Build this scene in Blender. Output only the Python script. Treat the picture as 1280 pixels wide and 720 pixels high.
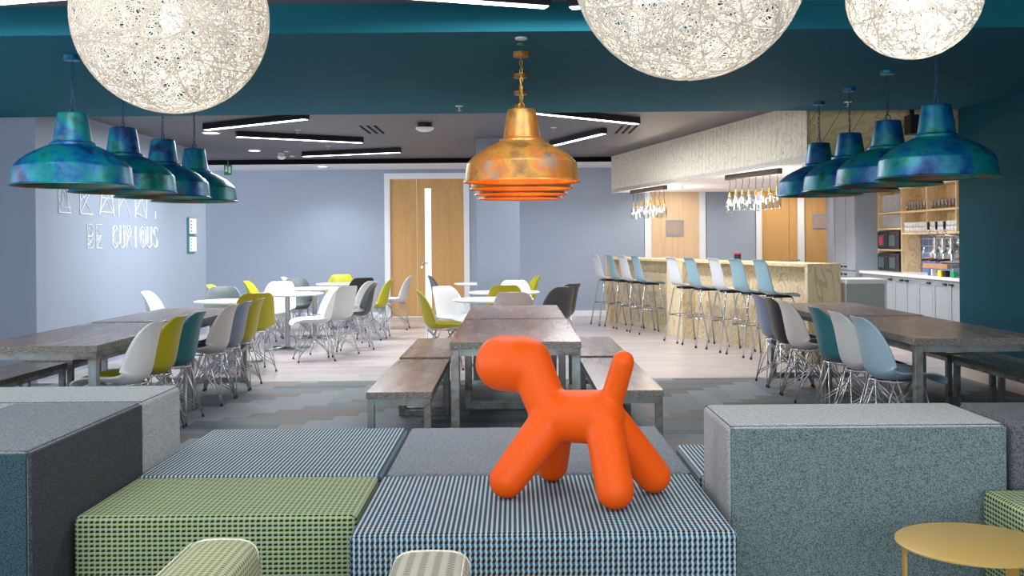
import bpy, bmesh, math, random
from mathutils import Vector, Matrix
random.seed(7)
PI = math.pi
for o in list(bpy.data.objects): bpy.data.objects.remove(o)
SC = bpy.context.scene
C = SC.collection

# ------------------------------------------------------------ camera, world, lights, exposure
cam_d = bpy.data.cameras.new('camera'); cam_d.sensor_width = 36; cam_d.lens = 36.0
cam_d.shift_x = -1/1280; cam_d.shift_y = -57/1280; cam_d.clip_start = 0.05; cam_d.clip_end = 100
cam = bpy.data.objects.new('camera', cam_d); C.objects.link(cam)
cam.location = (0, 0, 1.40); cam.rotation_euler = (PI/2, 0.0085, 0)
SC.camera = cam
SC.view_settings.view_transform = 'Standard'
try: SC.view_settings.look = 'None'
except Exception: pass
SC.view_settings.gamma = 1.0; SC.view_settings.use_curve_mapping = False
SC.view_settings.exposure = 0.0
world = bpy.data.worlds.new('world'); SC.world = world; world.use_nodes = True
world.node_tree.nodes['Background'].inputs[0].default_value = (0.80, 0.90, 1.0, 1)
world.node_tree.nodes['Background'].inputs[1].default_value = 1.1

def area(name, loc, rot, sx, sy, power, color=(1, 1, 1), spread=PI):
    l = bpy.data.lights.new(name, 'AREA'); l.shape = 'RECTANGLE'; l.size = sx; l.size_y = sy
    l.energy = power; l.color = color; l.spread = spread
    o = bpy.data.objects.new(name, l); C.objects.link(o); o.location = loc; o.rotation_euler = rot
    return o
# daylight through the glazed front behind the photographer
area('window_daylight', (0, -2.0, 1.9), (math.radians(84), 0, 0), 9, 2.4, 250, (0.93, 0.97, 1.0))
# daylight from the open sides of the room beyond the two wall ends
area('window_daylight', (-8.4, 14.0, 1.6), (PI/2, 0, -PI/2), 6, 2.3, 230, (0.90, 0.95, 1.0))
area('window_daylight', (-6.2, 5.0, 1.6), (PI/2, 0, -PI/2), 6, 2.0, 120, (0.90, 0.95, 1.0))
# fill lights added above the lounge, out of view, for more top light
for lx, ly, lr in ((-1.6, 3.1, .3), (1.5, 2.9, -.3), (-.2, 1.2, .2)):
    area('lounge_fill', (lx, ly, 2.86), (0, 0, lr), 1.8, .12, 22, (1, .98, .95))
# unseen spots: wash on the doors; fill added for bar, kitchen, back wall
for lx, ly, lw, lc in ((3.0, 18.65, 85, (1, .93, .82)), (4.9, 18.65, 95, (1, .90, .76)), (5.75, 18.65, 40, (1, .92, .8)), (3.9, 16.2, 60, (1, .95, .9)), (4.7, 14.9, 75, (1, .97, .93)), (4.7, 13.2, 75, (1, .97, .93)), (3.9, 12.2, 50, (1, .97, .93)), (2.5, 18.4, 45, (1, .96, .9)), (0.9, 18.2, 45, (1, 1, 1)), (-3.2, 18.3, 40, (1, 1, 1))):
    l = bpy.data.lights.new('unseen_spot', 'SPOT'); l.energy = lw; l.color = lc; l.spot_size = 2.4; l.spot_blend = .7; l.shadow_soft_size = .08
    o = bpy.data.objects.new('unseen_spot', l); C.objects.link(o); o.location = (lx, ly, 2.20 if ly < 17.7 else 2.77)

# ------------------------------------------------------------ colour and material helpers
def lin(c):
    if isinstance(c, str):
        c = c.lstrip('#'); c = [int(c[i:i+2], 16)/255 for i in (0, 2, 4)]
    return tuple((x/12.92 if x <= 0.04045 else ((x+0.055)/1.055)**2.4) for x in c) + (1,)
class N:
    def __init__(s, name):
        s.m = bpy.data.materials.new(name); s.m.use_nodes = True; s.t = s.m.node_tree
        s.b = s.t.nodes['Principled BSDF']; s.out = s.t.nodes['Material Output']
    def n(s, typ, **kw):
        nd = s.t.nodes.new(typ)
        for k, v in kw.items():
            if k.startswith('i_'):
                key = k[2:]; key = int(key) if key.isdigit() else key.replace('_', ' ')
                s.set(nd.inputs[key], v)
            else: setattr(nd, k, v)
        return nd
    def set(s, sock, v):
        if hasattr(v, 'is_linked') or hasattr(v, 'links'): s.t.links.new(v, sock)
        else: sock.default_value = v
    def math(s, op, a, b=0.0, c=None):
        nd = s.t.nodes.new('ShaderNodeMath'); nd.operation = op
        s.set(nd.inputs[0], a); s.set(nd.inputs[1], b)
        if c is not None: s.set(nd.inputs[2], c)
        return nd.outputs[0]
    def mix(s, f, a, b, mode='MIX'):
        nd = s.t.nodes.new('ShaderNodeMix'); nd.data_type = 'RGBA'; nd.blend_type = mode
        s.set(nd.inputs[0], f); s.set(nd.inputs[6], a); s.set(nd.inputs[7], b)
        return nd.outputs[2]
    def ramp(s, f, stops, interp='LINEAR'):
        nd = s.t.nodes.new('ShaderNodeValToRGB'); cr = nd.color_ramp; cr.interpolation = interp
        while len(cr.elements) < len(stops): cr.elements.new(0.5)
        for e, (p, c) in zip(cr.elements, stops): e.position = p; e.color = lin(c)
        s.set(nd.inputs[0], f); return nd.outputs[0]
    def obj(s): return s.n('ShaderNodeTexCoord').outputs['Object']
    def pos(s): return s.n('ShaderNodeNewGeometry').outputs['Position']
    def mapping(s, v, scale=(1, 1, 1), rot=(0, 0, 0), loc=(0, 0, 0)):
        nd = s.n('ShaderNodeMapping'); s.set(nd.inputs[0], v)
        nd.inputs['Scale'].default_value = scale; nd.inputs['Rotation'].default_value = rot; nd.inputs['Location'].default_value = loc
        return nd.outputs[0]
    def noise(s, v, scale, detail=3, rough=0.5, dist=0.0):
        nd = s.n('ShaderNodeTexNoise'); s.set(nd.inputs['Vector'], v); nd.inputs['Scale'].default_value = scale
        nd.inputs['Detail'].default_value = detail; nd.inputs['Roughness'].default_value = rough; nd.inputs['Distortion'].default_value = dist
        return nd.outputs[0]
    def bump(s, h, strength=0.2, dist=0.01):
        nd = s.n('ShaderNodeBump'); s.set(nd.inputs['Height'], h); nd.inputs['Strength'].default_value = strength
        nd.inputs['Distance'].default_value = dist; s.t.links.new(nd.outputs[0], s.b.inputs['Normal'])
    def base(s, c, rough=0.5, metal=0.0, spec=0.5):
        s.set(s.b.inputs['Base Color'], c); s.set(s.b.inputs['Roughness'], rough)
        s.b.inputs['Metallic'].default_value = metal; s.b.inputs['Specular IOR Level'].default_value = spec
        return s.m
def plain(name, c, rough=0.5, metal=0.0, spec=0.5, var=0.04):
    k = N(name); n_ = k.noise(k.obj(), 7, 2)
    col = k.mix(n_, tuple(x*(1-var) for x in lin(c)[:3])+(1,), tuple(min(1, x*(1+var)) for x in lin(c)[:3])+(1,))
    return k.base(col, rough, metal, spec)
def emit(name, c, st):
    k = N(name); e = k.n('ShaderNodeEmission'); e.inputs[0].default_value = lin(c); e.inputs[1].default_value = st
    k.t.links.new(e.outputs[0], k.out.inputs[0]); return k.m

M = {}
M['wall'] = plain('blue_grey_paint', '#96a2b5', 0.7, var=0.02)
M['wall_pale'] = plain('pale_grey_paint', '#929fb2', 0.7, var=0.02)
M['column'] = plain('grey_green_paint', '#7d8997', 0.7, var=0.02)
M['teal'] = plain('dark_teal_paint', '#114a58', 0.8, spec=0.12, var=0.03)
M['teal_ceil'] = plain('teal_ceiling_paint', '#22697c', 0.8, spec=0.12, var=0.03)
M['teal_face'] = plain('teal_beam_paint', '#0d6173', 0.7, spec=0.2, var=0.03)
M['ceil_dark'] = plain('dark_grey_ceiling', '#59555c', 0.55, var=0.04)
M['ceil_front'] = plain('grey_ceiling', '#77747c', 0.6, var=0.04)
M['white'] = plain('white_paint', '#dfe2e8', 0.5, var=0.02)
M['lilac'] = plain('pale_ceiling_paint', '#efeef5', 0.6, var=0.02)
M['black'] = plain('black_metal', '#15161a', 0.4, spec=0.4)
M['slot'] = plain('black_slot', '#08080a', 0.8, spec=0.1)
M['plastic_white'] = plain('white_plastic', '#dcdfe1', 0.4)
M['base_beige'] = plain('beige_baseboard_paint', '#cdb9ad', 0.5)
M['led'] = emit('led_strip', '#ffffff', 9)
M['downled'] = emit('downlight_lens', '#ffffff', 6)
M['bulb'] = emit('frosted_bulb', '#fff6e8', 5)
M['filament'] = emit('warm_filament', '#fff0d8', 2.6)
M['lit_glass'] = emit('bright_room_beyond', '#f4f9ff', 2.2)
M['chrome'] = plain('chrome', '#c9ccd0', 0.18, 1.0, var=0.02)
M['wire'] = plain('chrome_wire', '#c4c5ca', 0.3, 0.75, var=0.02)
M['glide'] = plain('black_rubber', '#141416', 0.6)
M['steel'] = plain('brushed_steel', '#a9adb2', 0.35, 1.0)
M['brass'] = plain('brass', '#c79a46', 0.3, 1.0)
M['gold'] = plain('gold_lacquer', '#bfa25f', 0.38, 0.2)
M['gold_dark'] = plain('gold_lacquer_legs', '#bf9a4c', 0.4, 0.2)
M['vent'] = plain('vent_grille', '#b9a393', 0.5)
M['vent_frame'] = plain('vent_frame_grey', '#8d99a8', 0.4)
M['sage'] = plain('sage_green_panel', '#a3aea6', 0.6)
M['cabinet'] = plain('grey_cabinet_paint', '#95a1af', 0.45, var=0.02)
M['cabinet_side'] = plain('grey_cabinet_side', '#8996a4', 0.5, var=0.02)
M['worktop'] = plain('white_quartz', '#e9ebf0', 0.3, var=0.02)
M['ceramic'] = plain('white_ceramic', '#e6e9ee', 0.25, var=0.01)
M['micro'] = plain('black_gloss_plastic', '#17191c', 0.25)
M['micro_glass'] = plain('oven_window_glass', '#4a535a', 0.2)
M['red'] = plain('red_label', '#c22a44', 0.5)
M['yellow_pack'] = plain('yellow_packet', '#e8d22c', 0.5)
M['green_pack'] = plain('green_packet', '#25a06c', 0.5)
M['blue_pack'] = plain('blue_packet', '#2b6aa8', 0.5)
M['exit_green'] = plain('exit_sign_green', '#1f8a5d', 0.5)
M['notice_teal'] = plain('notice_frame_teal', '#3c8790', 0.4)
M['paper'] = plain('notice_paper', '#e9eef4', 0.7)
M['line_white'] = plain('white_vinyl_lettering', '#f3f6fa', 0.5)

def mk_glass():
    k = N('clear_glass'); tr = k.n('ShaderNodeBsdfTransparent'); gl = k.n('ShaderNodeBsdfGlossy'); gl.inputs['Roughness'].default_value = 0.06
    tr.inputs[0].default_value = (0.84, 0.87, 0.88, 1)
    lw = k.n('ShaderNodeLayerWeight'); lw.inputs[0].default_value = 0.72
    mx = k.n('ShaderNodeMixShader'); k.t.links.new(lw.outputs['Facing'], mx.inputs[0])
    k.t.links.new(tr.outputs[0], mx.inputs[1]); k.t.links.new(gl.outputs[0], mx.inputs[2]); k.t.links.new(mx.outputs[0], k.out.inputs[0])
    return k.m
M['glass'] = mk_glass()

def mk_thread():
    k = N('white_woven_thread'); d = k.n('ShaderNodeBsdfDiffuse'); d.inputs[0].default_value = (0.80, 0.77, 0.72, 1)
    t = k.n('ShaderNodeBsdfTranslucent'); t.inputs[0].default_value = (0.82, 0.77, 0.71, 1)
    mx = k.n('ShaderNodeMixShader'); mx.inputs[0].default_value = 0.45
    k.t.links.new(d.outputs[0], mx.inputs[1]); k.t.links.new(t.outputs[0], mx.inputs[2]); k.t.links.new(mx.outputs[0], k.out.inputs[0])
    return k.m
M['thread'] = mk_thread()

def mk_felt(name, a, b, scale=190):
    k = N(name); v = k.obj()
    n1 = k.noise(v, scale, 3, 0.7); n2 = k.noise(v, scale*0.25, 2, 0.6)
    f = k.math('ADD', k.math('MULTIPLY', n1, 0.88), k.math('MULTIPLY', n2, 0.12))
    col = k.ramp(f, [(0.40, a), (0.57, b)])
    k.bump(n1, 0.25, 0.003)
    return k.base(col, 0.95, 0, 0.15)
M['felt_light'] = mk_felt('light_grey_felt', '#858d90', '#b4babc')
M['felt_grey'] = mk_felt('mid_grey_felt', '#5c636b', '#8d949c')
M['felt_char'] = mk_felt('charcoal_felt', '#3f4347', '#6c7075')
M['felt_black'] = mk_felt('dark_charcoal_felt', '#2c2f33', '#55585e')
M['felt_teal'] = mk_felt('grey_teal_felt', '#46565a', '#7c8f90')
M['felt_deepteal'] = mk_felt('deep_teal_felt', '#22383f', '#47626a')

def mk_hound(name, light, mid, dark, p=0.0178, q=0.0215, wu=0.40, wv=0.0, stripes=0.0):
    """woven two-tone check: light warp threads, dark and coloured weft"""
    k = N(name); tc = k.n('ShaderNodeTexCoord')
    s = k.n('ShaderNodeSeparateXYZ'); k.t.links.new(tc.outputs['Object'], s.inputs[0])
    g = k.n('ShaderNodeSeparateXYZ'); k.t.links.new(tc.outputs['Normal'], g.inputs[0])
    sx = k.math('GREATER_THAN', k.math('ABSOLUTE', g.outputs[0]), 0.7)
    sz = k.math('GREATER_THAN', k.math('ABSOLUTE', g.outputs[2]), 0.7)
    def sel(f, a, b): return k.math('ADD', k.math('MULTIPLY', f, a), k.math('MULTIPLY', k.math('SUBTRACT', 1.0, f), b))
    u = sel(sx, s.outputs[1], s.outputs[0]); v = sel(sz, s.outputs[1], s.outputs[2])
    fv = k.math('FRACT', k.math('ADD', k.math('DIVIDE', v, q), 100.0))
    jag = k.math('MULTIPLY', k.math('ABSOLUTE', k.math('SUBTRACT', fv, 0.5)), 0.30)
    fu = k.math('FRACT', k.math('ADD', k.math('ADD', k.math('DIVIDE', u, p), 100.0), jag))
    warp = k.math('LESS_THAN', fu, wu)
    weft = k.math('LESS_THAN', fv, 0.48)
    body = k.mix(weft, lin(mid), lin(dark))
    if wv > 0:
        grid = k.math('GREATER_THAN', fv, 1-wv)
        body = k.mix(k.math('MULTIPLY', grid, 0.85), body, lin(light))
    lt = k.mix(k.math('MULTIPLY', weft, 0.25), lin(light), lin(dark))
    col = k.mix(warp, body, lt)
    n1 = k.noise(tc.outputs['Object'], 500, 2, 0.6)
    col = k.mix(0.35, col, k.ramp(n1, [(0.3, '#606060'), (0.7, '#f4f4f4')]), 'MULTIPLY')
    k.bump(n1, 0.2, 0.002)
    return k.base(col, 0.95, 0, 0.12)
M['hound_blue'] = mk_hound('blue_check_weave', '#d3d9d4', '#33779f', '#2b2a2d', wu=0.42)
M['hound_green'] = mk_hound('green_check_weave', '#bccbb4', '#9cba42', '#2a301d', p=0.0208, q=0.0172, wu=0.37, wv=0.31)
M['hound_lime'] = mk_hound('pale_green_weave', '#cfd4b6', '#a9c069', '#83846f', p=0.017, q=0.014, wu=0.45, wv=0.25)
M['hound_cream'] = mk_hound('cream_weave', '#cfccbe', '#b0ac9f', '#8b877e', p=0.034, q=0.012, wu=0.5, wv=0.25)
M['piping_blue'] = mk_felt('blue_piping', '#29536b', '#7795a6')
M['piping_cream'] = mk_felt('cream_piping', '#d2d3bc', '#f0efdf')

def mk_patina(name, stops, metal, rough, seed, spots=None):
    k = N(name); v = k.mapping(k.obj(), loc=(seed, seed*1.7, seed*0.6)); 
    info = k.n('ShaderNodeObjectInfo')
    cmb = k.n('ShaderNodeVectorMath'); cmb.operation = 'ADD'; k.t.links.new(v, cmb.inputs[0])
    rv = k.n('ShaderNodeCombineXYZ'); k.set(rv.inputs[0], k.math('MULTIPLY', info.outputs['Random'], 40.0)); k.set(rv.inputs[1], k.math('MULTIPLY', info.outputs['Random'], 17.0))
    k.t.links.new(rv.outputs[0], cmb.inputs[1]); v = cmb.outputs[0]
    n1 = k.noise(v, 4.6, 6, 0.62, 0.35); n2 = k.noise(v, 7.0, 5, 0.7, 0.3); n3 = k.noise(v, 3.6, 3, 0.6)
    col = k.ramp(n1, stops)
    if spots:
        m_ = k.ramp(n2, [(0.60, '#000000'), (0.66, '#ffffff')])
        col = k.mix(k.math('MULTIPLY', m_, 0.75), col, lin(spots))
    col = k.mix(k.math('MULTIPLY', n3, 0.35), col, lin(stops[0][1]))
    r = k.math('ADD', rough-0.12, k.math('MULTIPLY', n2, 0.3))
    k.bump(n2, 0.08, 0.01)
    return k.base(col, r, metal, 0.5)
M['patina_blue'] = mk_patina('blue_teal_patina', [(0.32, '#07264a'), (0.43, '#055a9c'), (0.50, '#067d9e'), (0.57, '#0f9490'), (0.68, '#125f56')], 0.25, 0.34, 3.1, '#77705c')
M['patina_in'] = mk_patina('green_copper_inside', [(0.30, '#3e5a3c'), (0.45, '#3f8f80'), (0.58, '#a5683c'), (0.72, '#2d6f6a')], 0.3, 0.5, 5.7)
M['copper'] = mk_patina('copper_patina', [(0.32, '#54452f'), (0.41, '#a97a40'), (0.49, '#cf9440'), (0.57, '#cf762f'), (0.67, '#9c8a74')], 0.3, 0.34, 8.3, '#6a5a42')
M['copper_in'] = mk_patina('orange_inside', [(0.30, '#d65a08'), (0.5, '#f27a12'), (0.7, '#ff9a30')], 0.15, 0.5, 1.7)
M['chain_blue'] = plain('dark_blue_chain', '#2c4f73', 0.4, 0.5)
M['rust'] = plain('rusty_orange_metal', '#a2581c', 0.5, 0.3, var=0.3)

def mk_tabletop():
    k = N('rustic_grey_brown_top'); v = k.mapping(k.obj(), (1.0, 0.16, 1.0))
    n1 = k.noise(v, 5, 6, 0.62, 0.4); n2 = k.noise(k.mapping(k.obj(), (1, 0.15, 1)), 14, 5, 0.6)
    f = k.math('ADD', k.math('MULTIPLY', n1, 0.6), k.math('MULTIPLY', n2, 0.4))
    col = k.ramp(f, [(0.30, '#72605a'), (0.44, '#84726a'), (0.56, '#958379'), (0.72, '#aa9a91')])
    return k.base(col, k.math('ADD', 0.23, k.math('MULTIPLY', n1, 0.05)), 0, 0.38)
M['tabletop'] = mk_tabletop()
def mk_edge():
    k = N('splintered_edge'); n1 = k.noise(k.mapping(k.obj(), (1, 1, 3)), 45, 6, 0.75)
    return k.base(k.ramp(n1, [(0.33, '#2f2c2a'), (0.55, '#7d7a74'), (0.72, '#b3b0a8')]), 0.7)
M['edge'] = mk_edge()
def mk_frame():
    k = N('raw_blue_grey_steel'); n1 = k.noise(k.obj(), 5, 5, 0.65, 0.6)
    return k.base(k.ramp(n1, [(0.34, '#5f5c59'), (0.5, '#8a8a88'), (0.64, '#8b9b9d'), (0.76, '#a2b2b4')]), 0.38, 0.6)
M['frame'] = mk_frame()

def mk_ply(name, light, dark, ring, axis_scale=(1.0, 1.0, 0.35), knots=True, ringscale=3.0, grooves=None, amount=0.5):
    k = N(name); v = k.mapping(k.obj(), axis_scale)
    n1 = k.noise(v, 2.2, 3, 0.5, 0.4); n2 = k.noise(k.mapping(k.obj(), (1, 1, 0.12)), 30, 4, 0.6)
    rings = k.math('FRACT', k.math('MULTIPLY', n1, ringscale*5))
    line = k.math('LESS_THAN', k.math('ABSOLUTE', k.math('SUBTRACT', rings, 0.5)), 0.13)
    col = k.mix(n2, lin(light), lin(dark))
    col = k.mix(k.math('MULTIPLY', line, amount), col, lin(ring))
    if knots:
        vo = k.n('ShaderNodeTexVoronoi'); k.t.links.new(k.mapping(k.obj(), (1, 1, 0.8)), vo.inputs['Vector']); vo.inputs['Scale'].default_value = 3.2
        kn = k.math('LESS_THAN', vo.outputs['Distance'], 0.055)
        col = k.mix(k.math('MULTIPLY', kn, 0.8), col, lin('#8a5526'))
    if grooves:
        sp = k.n('ShaderNodeSeparateXYZ'); k.t.links.new(k.obj(), sp.inputs[0])
        a = k.math('ADD', k.math('MULTIPLY', sp.outputs[0], grooves[0]), k.math('ADD', k.math('MULTIPLY', sp.outputs[2], grooves[1]), k.math('MULTIPLY', sp.outputs[1], grooves[3])))
        g = k.math('LESS_THAN', k.math('FRACT', k.math('ADD', a, 100.0)), grooves[2])
        col = k.mix(k.math('MULTIPLY', g, 0.7), col, lin('#4e4030'))
    return k.base(col, 0.55, 0, 0.3)
M['ply'] = mk_ply('pine_plywood', '#e6d8b8', '#d6c39a', '#bd935a')
M['ply_front'] = mk_ply('figured_pine_plywood', '#decfb0', '#cbb792', '#9a7f54', (1, 1, 0.6), ringscale=5.0, amount=0.55)
M['ply_canopy'] = mk_ply('whitewashed_plywood', '#f0ead9', '#ddd3bb', '#b3a37f', (1.0, 0.6, 1.0), ringscale=3.0, amount=0.32, grooves=(2.6, 0.35, 0.04, 9.0))
M['ply_planks'] = mk_ply('grooved_plywood', '#f0dcae', '#e0c692', '#bd955a', (0.5, 1, 1.4), ringscale=2.0, amount=0.35, grooves=(3.9, -2.4, 0.035, 0.0))
M['ply_shelf'] = mk_ply('shelf_plywood', '#ecd8b4', '#dcc191', '#c79a5e', (1, 1, 0.5), ringscale=3.0, amount=0.4)
M['door_oak'] = mk_ply('honey_oak_veneer', '#c9a06a', '#bd9159', '#b08450', (1, 1, 0.1), knots=False, ringscale=1.5, amount=0.25)
M['door_pale'] = mk_ply('pale_birch_veneer', '#d9bfa0', '#cfb08c', '#c0986f', (1, 1, 0.1), knots=False, ringscale=1.5, amount=0.25)
M['wood_light'] = plain('light_wood', '#b98a66', 0.5)
M['grey_wood'] = plain('dark_timber_batten', '#4d4642', 0.6)

def mk_carpet():
    k = N('herringbone_carpet_planks'); W = 0.18; L = 5
    s = k.n('ShaderNodeSeparateXYZ'); k.t.links.new(k.pos(), s.inputs[0])
    i = k.math('FLOOR', k.math('DIVIDE', k.math('SUBTRACT', s.outputs[0], 1.43), W))
    j = k.math('FLOOR', k.math('DIVIDE', k.math('SUBTRACT', s.outputs[1], 8.5), W))
    t = k.math('FLOORED_MODULO', k.math('ADD', k.math('SUBTRACT', i, j), 2*L-1+0.001), 2.0*L)
    t = k.math('FLOOR', t)
    vert = k.math('GREATER_THAN', t, L-0.5)
    hid = k.math('SUBTRACT', i, t); vid = k.math('SUBTRACT', j, k.math('SUBTRACT', 2*L-1, t))
    def sel(f, a, b): return k.math('ADD', k.math('MULTIPLY', f, a), k.math('MULTIPLY', k.math('SUBTRACT', 1.0, f), b))
    a = sel(vert, i, hid); b = sel(vert, vid, j)
    cb = k.n('ShaderNodeCombineXYZ'); k.set(cb.inputs[0], a); k.set(cb.inputs[1], b); k.set(cb.inputs[2], k.math('MULTIPLY', vert, 7.0))
    wn = k.n('ShaderNodeTexWhiteNoise'); wn.noise_dimensions = '3D'; k.t.links.new(cb.outputs[0], wn.inputs['Vector'])
    c1 = k.ramp(wn.outputs['Value'], [(0.0, '#4b5860'), (0.25, '#5b6870'), (0.5, '#4d5054'), (0.7, '#626e75'), (0.86, '#625d5a')], 'CONSTANT')
    c2 = k.ramp(wn.outputs['Value'], [(0.0, '#71808a'), (0.3, '#7d8990'), (0.6, '#6a7881'), (0.78, '#7c7875')], 'CONSTANT')
    col = k.mix(vert, c1, c2)
    n1 = k.noise(k.mapping(k.pos(), (1, 6, 1)), 30, 4, 0.7); n2 = k.noise(k.mapping(k.pos(), (6, 1, 1)), 30, 4, 0.7)
    st = k.math('ADD', k.math('MULTIPLY', vert, n2), k.math('MULTIPLY', k.math('SUBTRACT', 1.0, vert), n1))
    col = k.mix(0.5, col, k.ramp(st, [(0.3, '#9a9a9a'), (0.7, '#ffffff')]), 'MULTIPLY')
    return k.base(col, 0.65, 0, 0.35)
M['carpet'] = mk_carpet()
def mk_vinyl():
    k = N('pale_wood_look_vinyl'); 
    br = k.n('ShaderNodeTexBrick'); k.t.links.new(k.pos(), br.inputs['Vector']); br.inputs['Scale'].default_value = 1.0
    br.inputs['Brick Width'].default_value = 1.2; br.inputs['Row Height'].default_value = 0.18; br.inputs['Mortar Size'].default_value = 0.002
    br.inputs['Color1'].default_value = lin('#c9c0c1'); br.inputs['Color2'].default_value = lin('#bcb2b2'); br.inputs['Mortar'].default_value = lin('#b0a6a5')
    br.offset = 0.37
    n1 = k.noise(k.mapping(k.pos(), (0.4, 5, 1)), 6, 5, 0.6)
    col = k.mix(0.35, br.outputs['Color'], k.ramp(n1, [(0.3, '#a8a0a0'), (0.7, '#ffffff')]), 'MULTIPLY')
    return k.base(col, 0.27, 0, 0.5)
M['vinyl'] = mk_vinyl()
def mk_tiles():
    k = N('blue_wall_tiles'); br = k.n('ShaderNodeTexBrick'); k.t.links.new(k.mapping(k.pos(), (1, 1, 1), rot=(0, PI/2, 0)), br.inputs['Vector'])
    s = k.n('ShaderNodeSeparateXYZ'); k.t.links.new(k.pos(), s.inputs[0]); cb = k.n('ShaderNodeCombineXYZ')
    k.t.links.new(s.outputs[1], cb.inputs[0]); k.t.links.new(s.outputs[2], cb.inputs[1]); k.t.links.new(cb.outputs[0], br.inputs['Vector'])
    br.inputs['Scale'].default_value = 1.0; br.inputs['Brick Width'].default_value = 0.2; br.inputs['Row Height'].default_value = 0.1; br.inputs['Mortar Size'].default_value = 0.006
    br.offset = 0.0
    br.inputs['Color1'].default_value = lin('#52699a'); br.inputs['Color2'].default_value = lin('#6680b0'); br.inputs['Mortar'].default_value = lin('#a6b2c8')
    return k.base(br.outputs['Color'], 0.2)
M['tiles'] = mk_tiles()
M['orange'] = plain('matt_orange_plastic', '#f05a00', 0.5, spec=0.3, var=0.01)

# chair shells
SH = {}
for nm, c in dict(white='#d9dbdc', grey_white='#c2c5c5', pink_white='#cdc6c4', olive='#a9a01a', lime='#c2bd2e', petrol='#2c6a73', slate='#7c8aa0', charcoal='#3f4244',
                  grey_green='#66717440'[:7], ice='#8fa9b8', brown='#35302f', ice_blue='#86a6b3', stool_white='#c9ccd0', mid_slate='#5e6470', black='#1d1e20').items():
    SH[nm] = plain('shell_'+nm, c, 0.42, var=0.015)
M['pad_slate'] = mk_felt('slate_pad_fabric', '#3b4650', '#5f6c78'); M['pad_olive'] = mk_felt('olive_pad_fabric', '#8d8510', '#b5ad2a'); M['pad_brown'] = mk_felt('brown_pad_fabric', '#3d3836', '#65605c')

# ------------------------------------------------------------ object helpers
def thing(name, label, cat, loc=(0, 0, 0), rz=0.0, group=None):
    o = bpy.data.objects.new(name, None); C.objects.link(o); o.empty_display_size = 0.1
    o.location = loc; o.rotation_euler = (0, 0, rz); o['label'] = label; o['category'] = cat
    if group: o['group'] = group
    return o
def build(name, bm, mat, parent=None, smooth=False, angle=None):
    me = bpy.data.meshes.new(name); bm.normal_update(); bm.to_mesh(me); bm.free()
    mats = mat if isinstance(mat, (list, tuple)) else [mat]
    for m_ in mats: me.materials.append(m_)
    if smooth:
        for p in me.polygons: p.use_smooth = True
        if angle:
            try: me.set_sharp_from_angle(angle=math.radians(angle))
            except Exception: pass
    o = bpy.data.objects.new(name, me); C.objects.link(o)
    if parent: o.parent = parent
    return o
def tag(o, label, cat, group=None):
    o['label'] = label; o['category'] = cat
    if group: o['group'] = group
    return o
def struct(name, bm, mat, **kw):
    o = build(name, bm, mat, **kw); o['kind'] = 'structure'; return o
def remat(o, mat):
    o.material_slots[0].link = 'OBJECT'; o.material_slots[0].material = mat
def dup(root, loc, rz=0.0, label=None, group=None, mats=None, skip=()):
    r = root.copy(); C.objects.link(r); r.location = loc; r.rotation_euler = (0, 0, rz)
    if label: r['label'] = label
    if group: r['group'] = group
    def rec(src, dst):
        for ch in list(src.children):
            base = ch.name.split('.')[0]
            if base in skip: continue
            c = ch.copy(); C.objects.link(c); c.parent = dst
            if mats and base in mats: remat(c, mats[base])
            rec(ch, c)
    rec(root, r); return r
def box(bm, x0, x1, y0, y1, z0, z1, bev=0.0, seg=2, mi=0):
    m_ = Matrix.Translation(((x0+x1)/2, (y0+y1)/2, (z0+z1)/2)) @ Matrix.Diagonal((x1-x0, y1-y0, z1-z0, 1))
    r = bmesh.ops.create_cube(bm, size=1, matrix=m_); fs = {f for v in r['verts'] for f in v.link_faces}
    for f in fs: f.material_index = mi
    if bev > 0:
        es = {e for f in fs for e in f.edges}
        bmesh.ops.bevel(bm, geom=list(es), offset=bev, segments=seg, profile=0.5, affect='EDGES')
    return bm
def bx(*a, **k): return box(bmesh.new(), *a, **k)
def prism(bm, pts, z0, z1, mi=0):
    lo = [bm.verts.new((p[0], p[1], z0)) for p in pts]; hi = [bm.verts.new((p[0], p[1], z1)) for p in pts]; n = len(pts)
    fs = [bm.faces.new(lo[::-1]), bm.faces.new(hi)]
    for i in range(n): fs.append(bm.faces.new((lo[i], lo[(i+1) % n], hi[(i+1) % n], hi[i])))
    for f in fs: f.material_index = mi
    bmesh.ops.recalc_face_normals(bm, faces=fs)
    return bm
def tube(bm, pts, r, n=8, closed=False, caps=True):
    pts = [Vector(p) for p in pts]; rings = []; m_ = len(pts); up = None
    for i, p in enumerate(pts):
        a = pts[(i-1) % m_] if (closed or i > 0) else p; b = pts[(i+1) % m_] if (closed or i < m_-1) else p
        t = (b-a).normalized()
        if up is None: up = Vector((0, 0, 1)) if abs(t.z) < 0.9 else Vector((1, 0, 0))
        s = t.cross(up).normalized(); up = s.cross(t).normalized()
        rr = r[i] if isinstance(r, (list, tuple)) else r
        rings.append([bm.verts.new(p+(s*math.cos(2*PI*k/n)+up*math.sin(2*PI*k/n))*rr) for k in range(n)])
    for i in range(m_ if closed else m_-1):
        A = rings[i]; B = rings[(i+1) % m_]
        for k in range(n): bm.faces.new((A[k], A[(k+1) % n], B[(k+1) % n], B[k]))
    if caps and not closed:
        bm.faces.new(rings[0][::-1]); bm.faces.new(rings[-1])
    return bm
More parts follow.
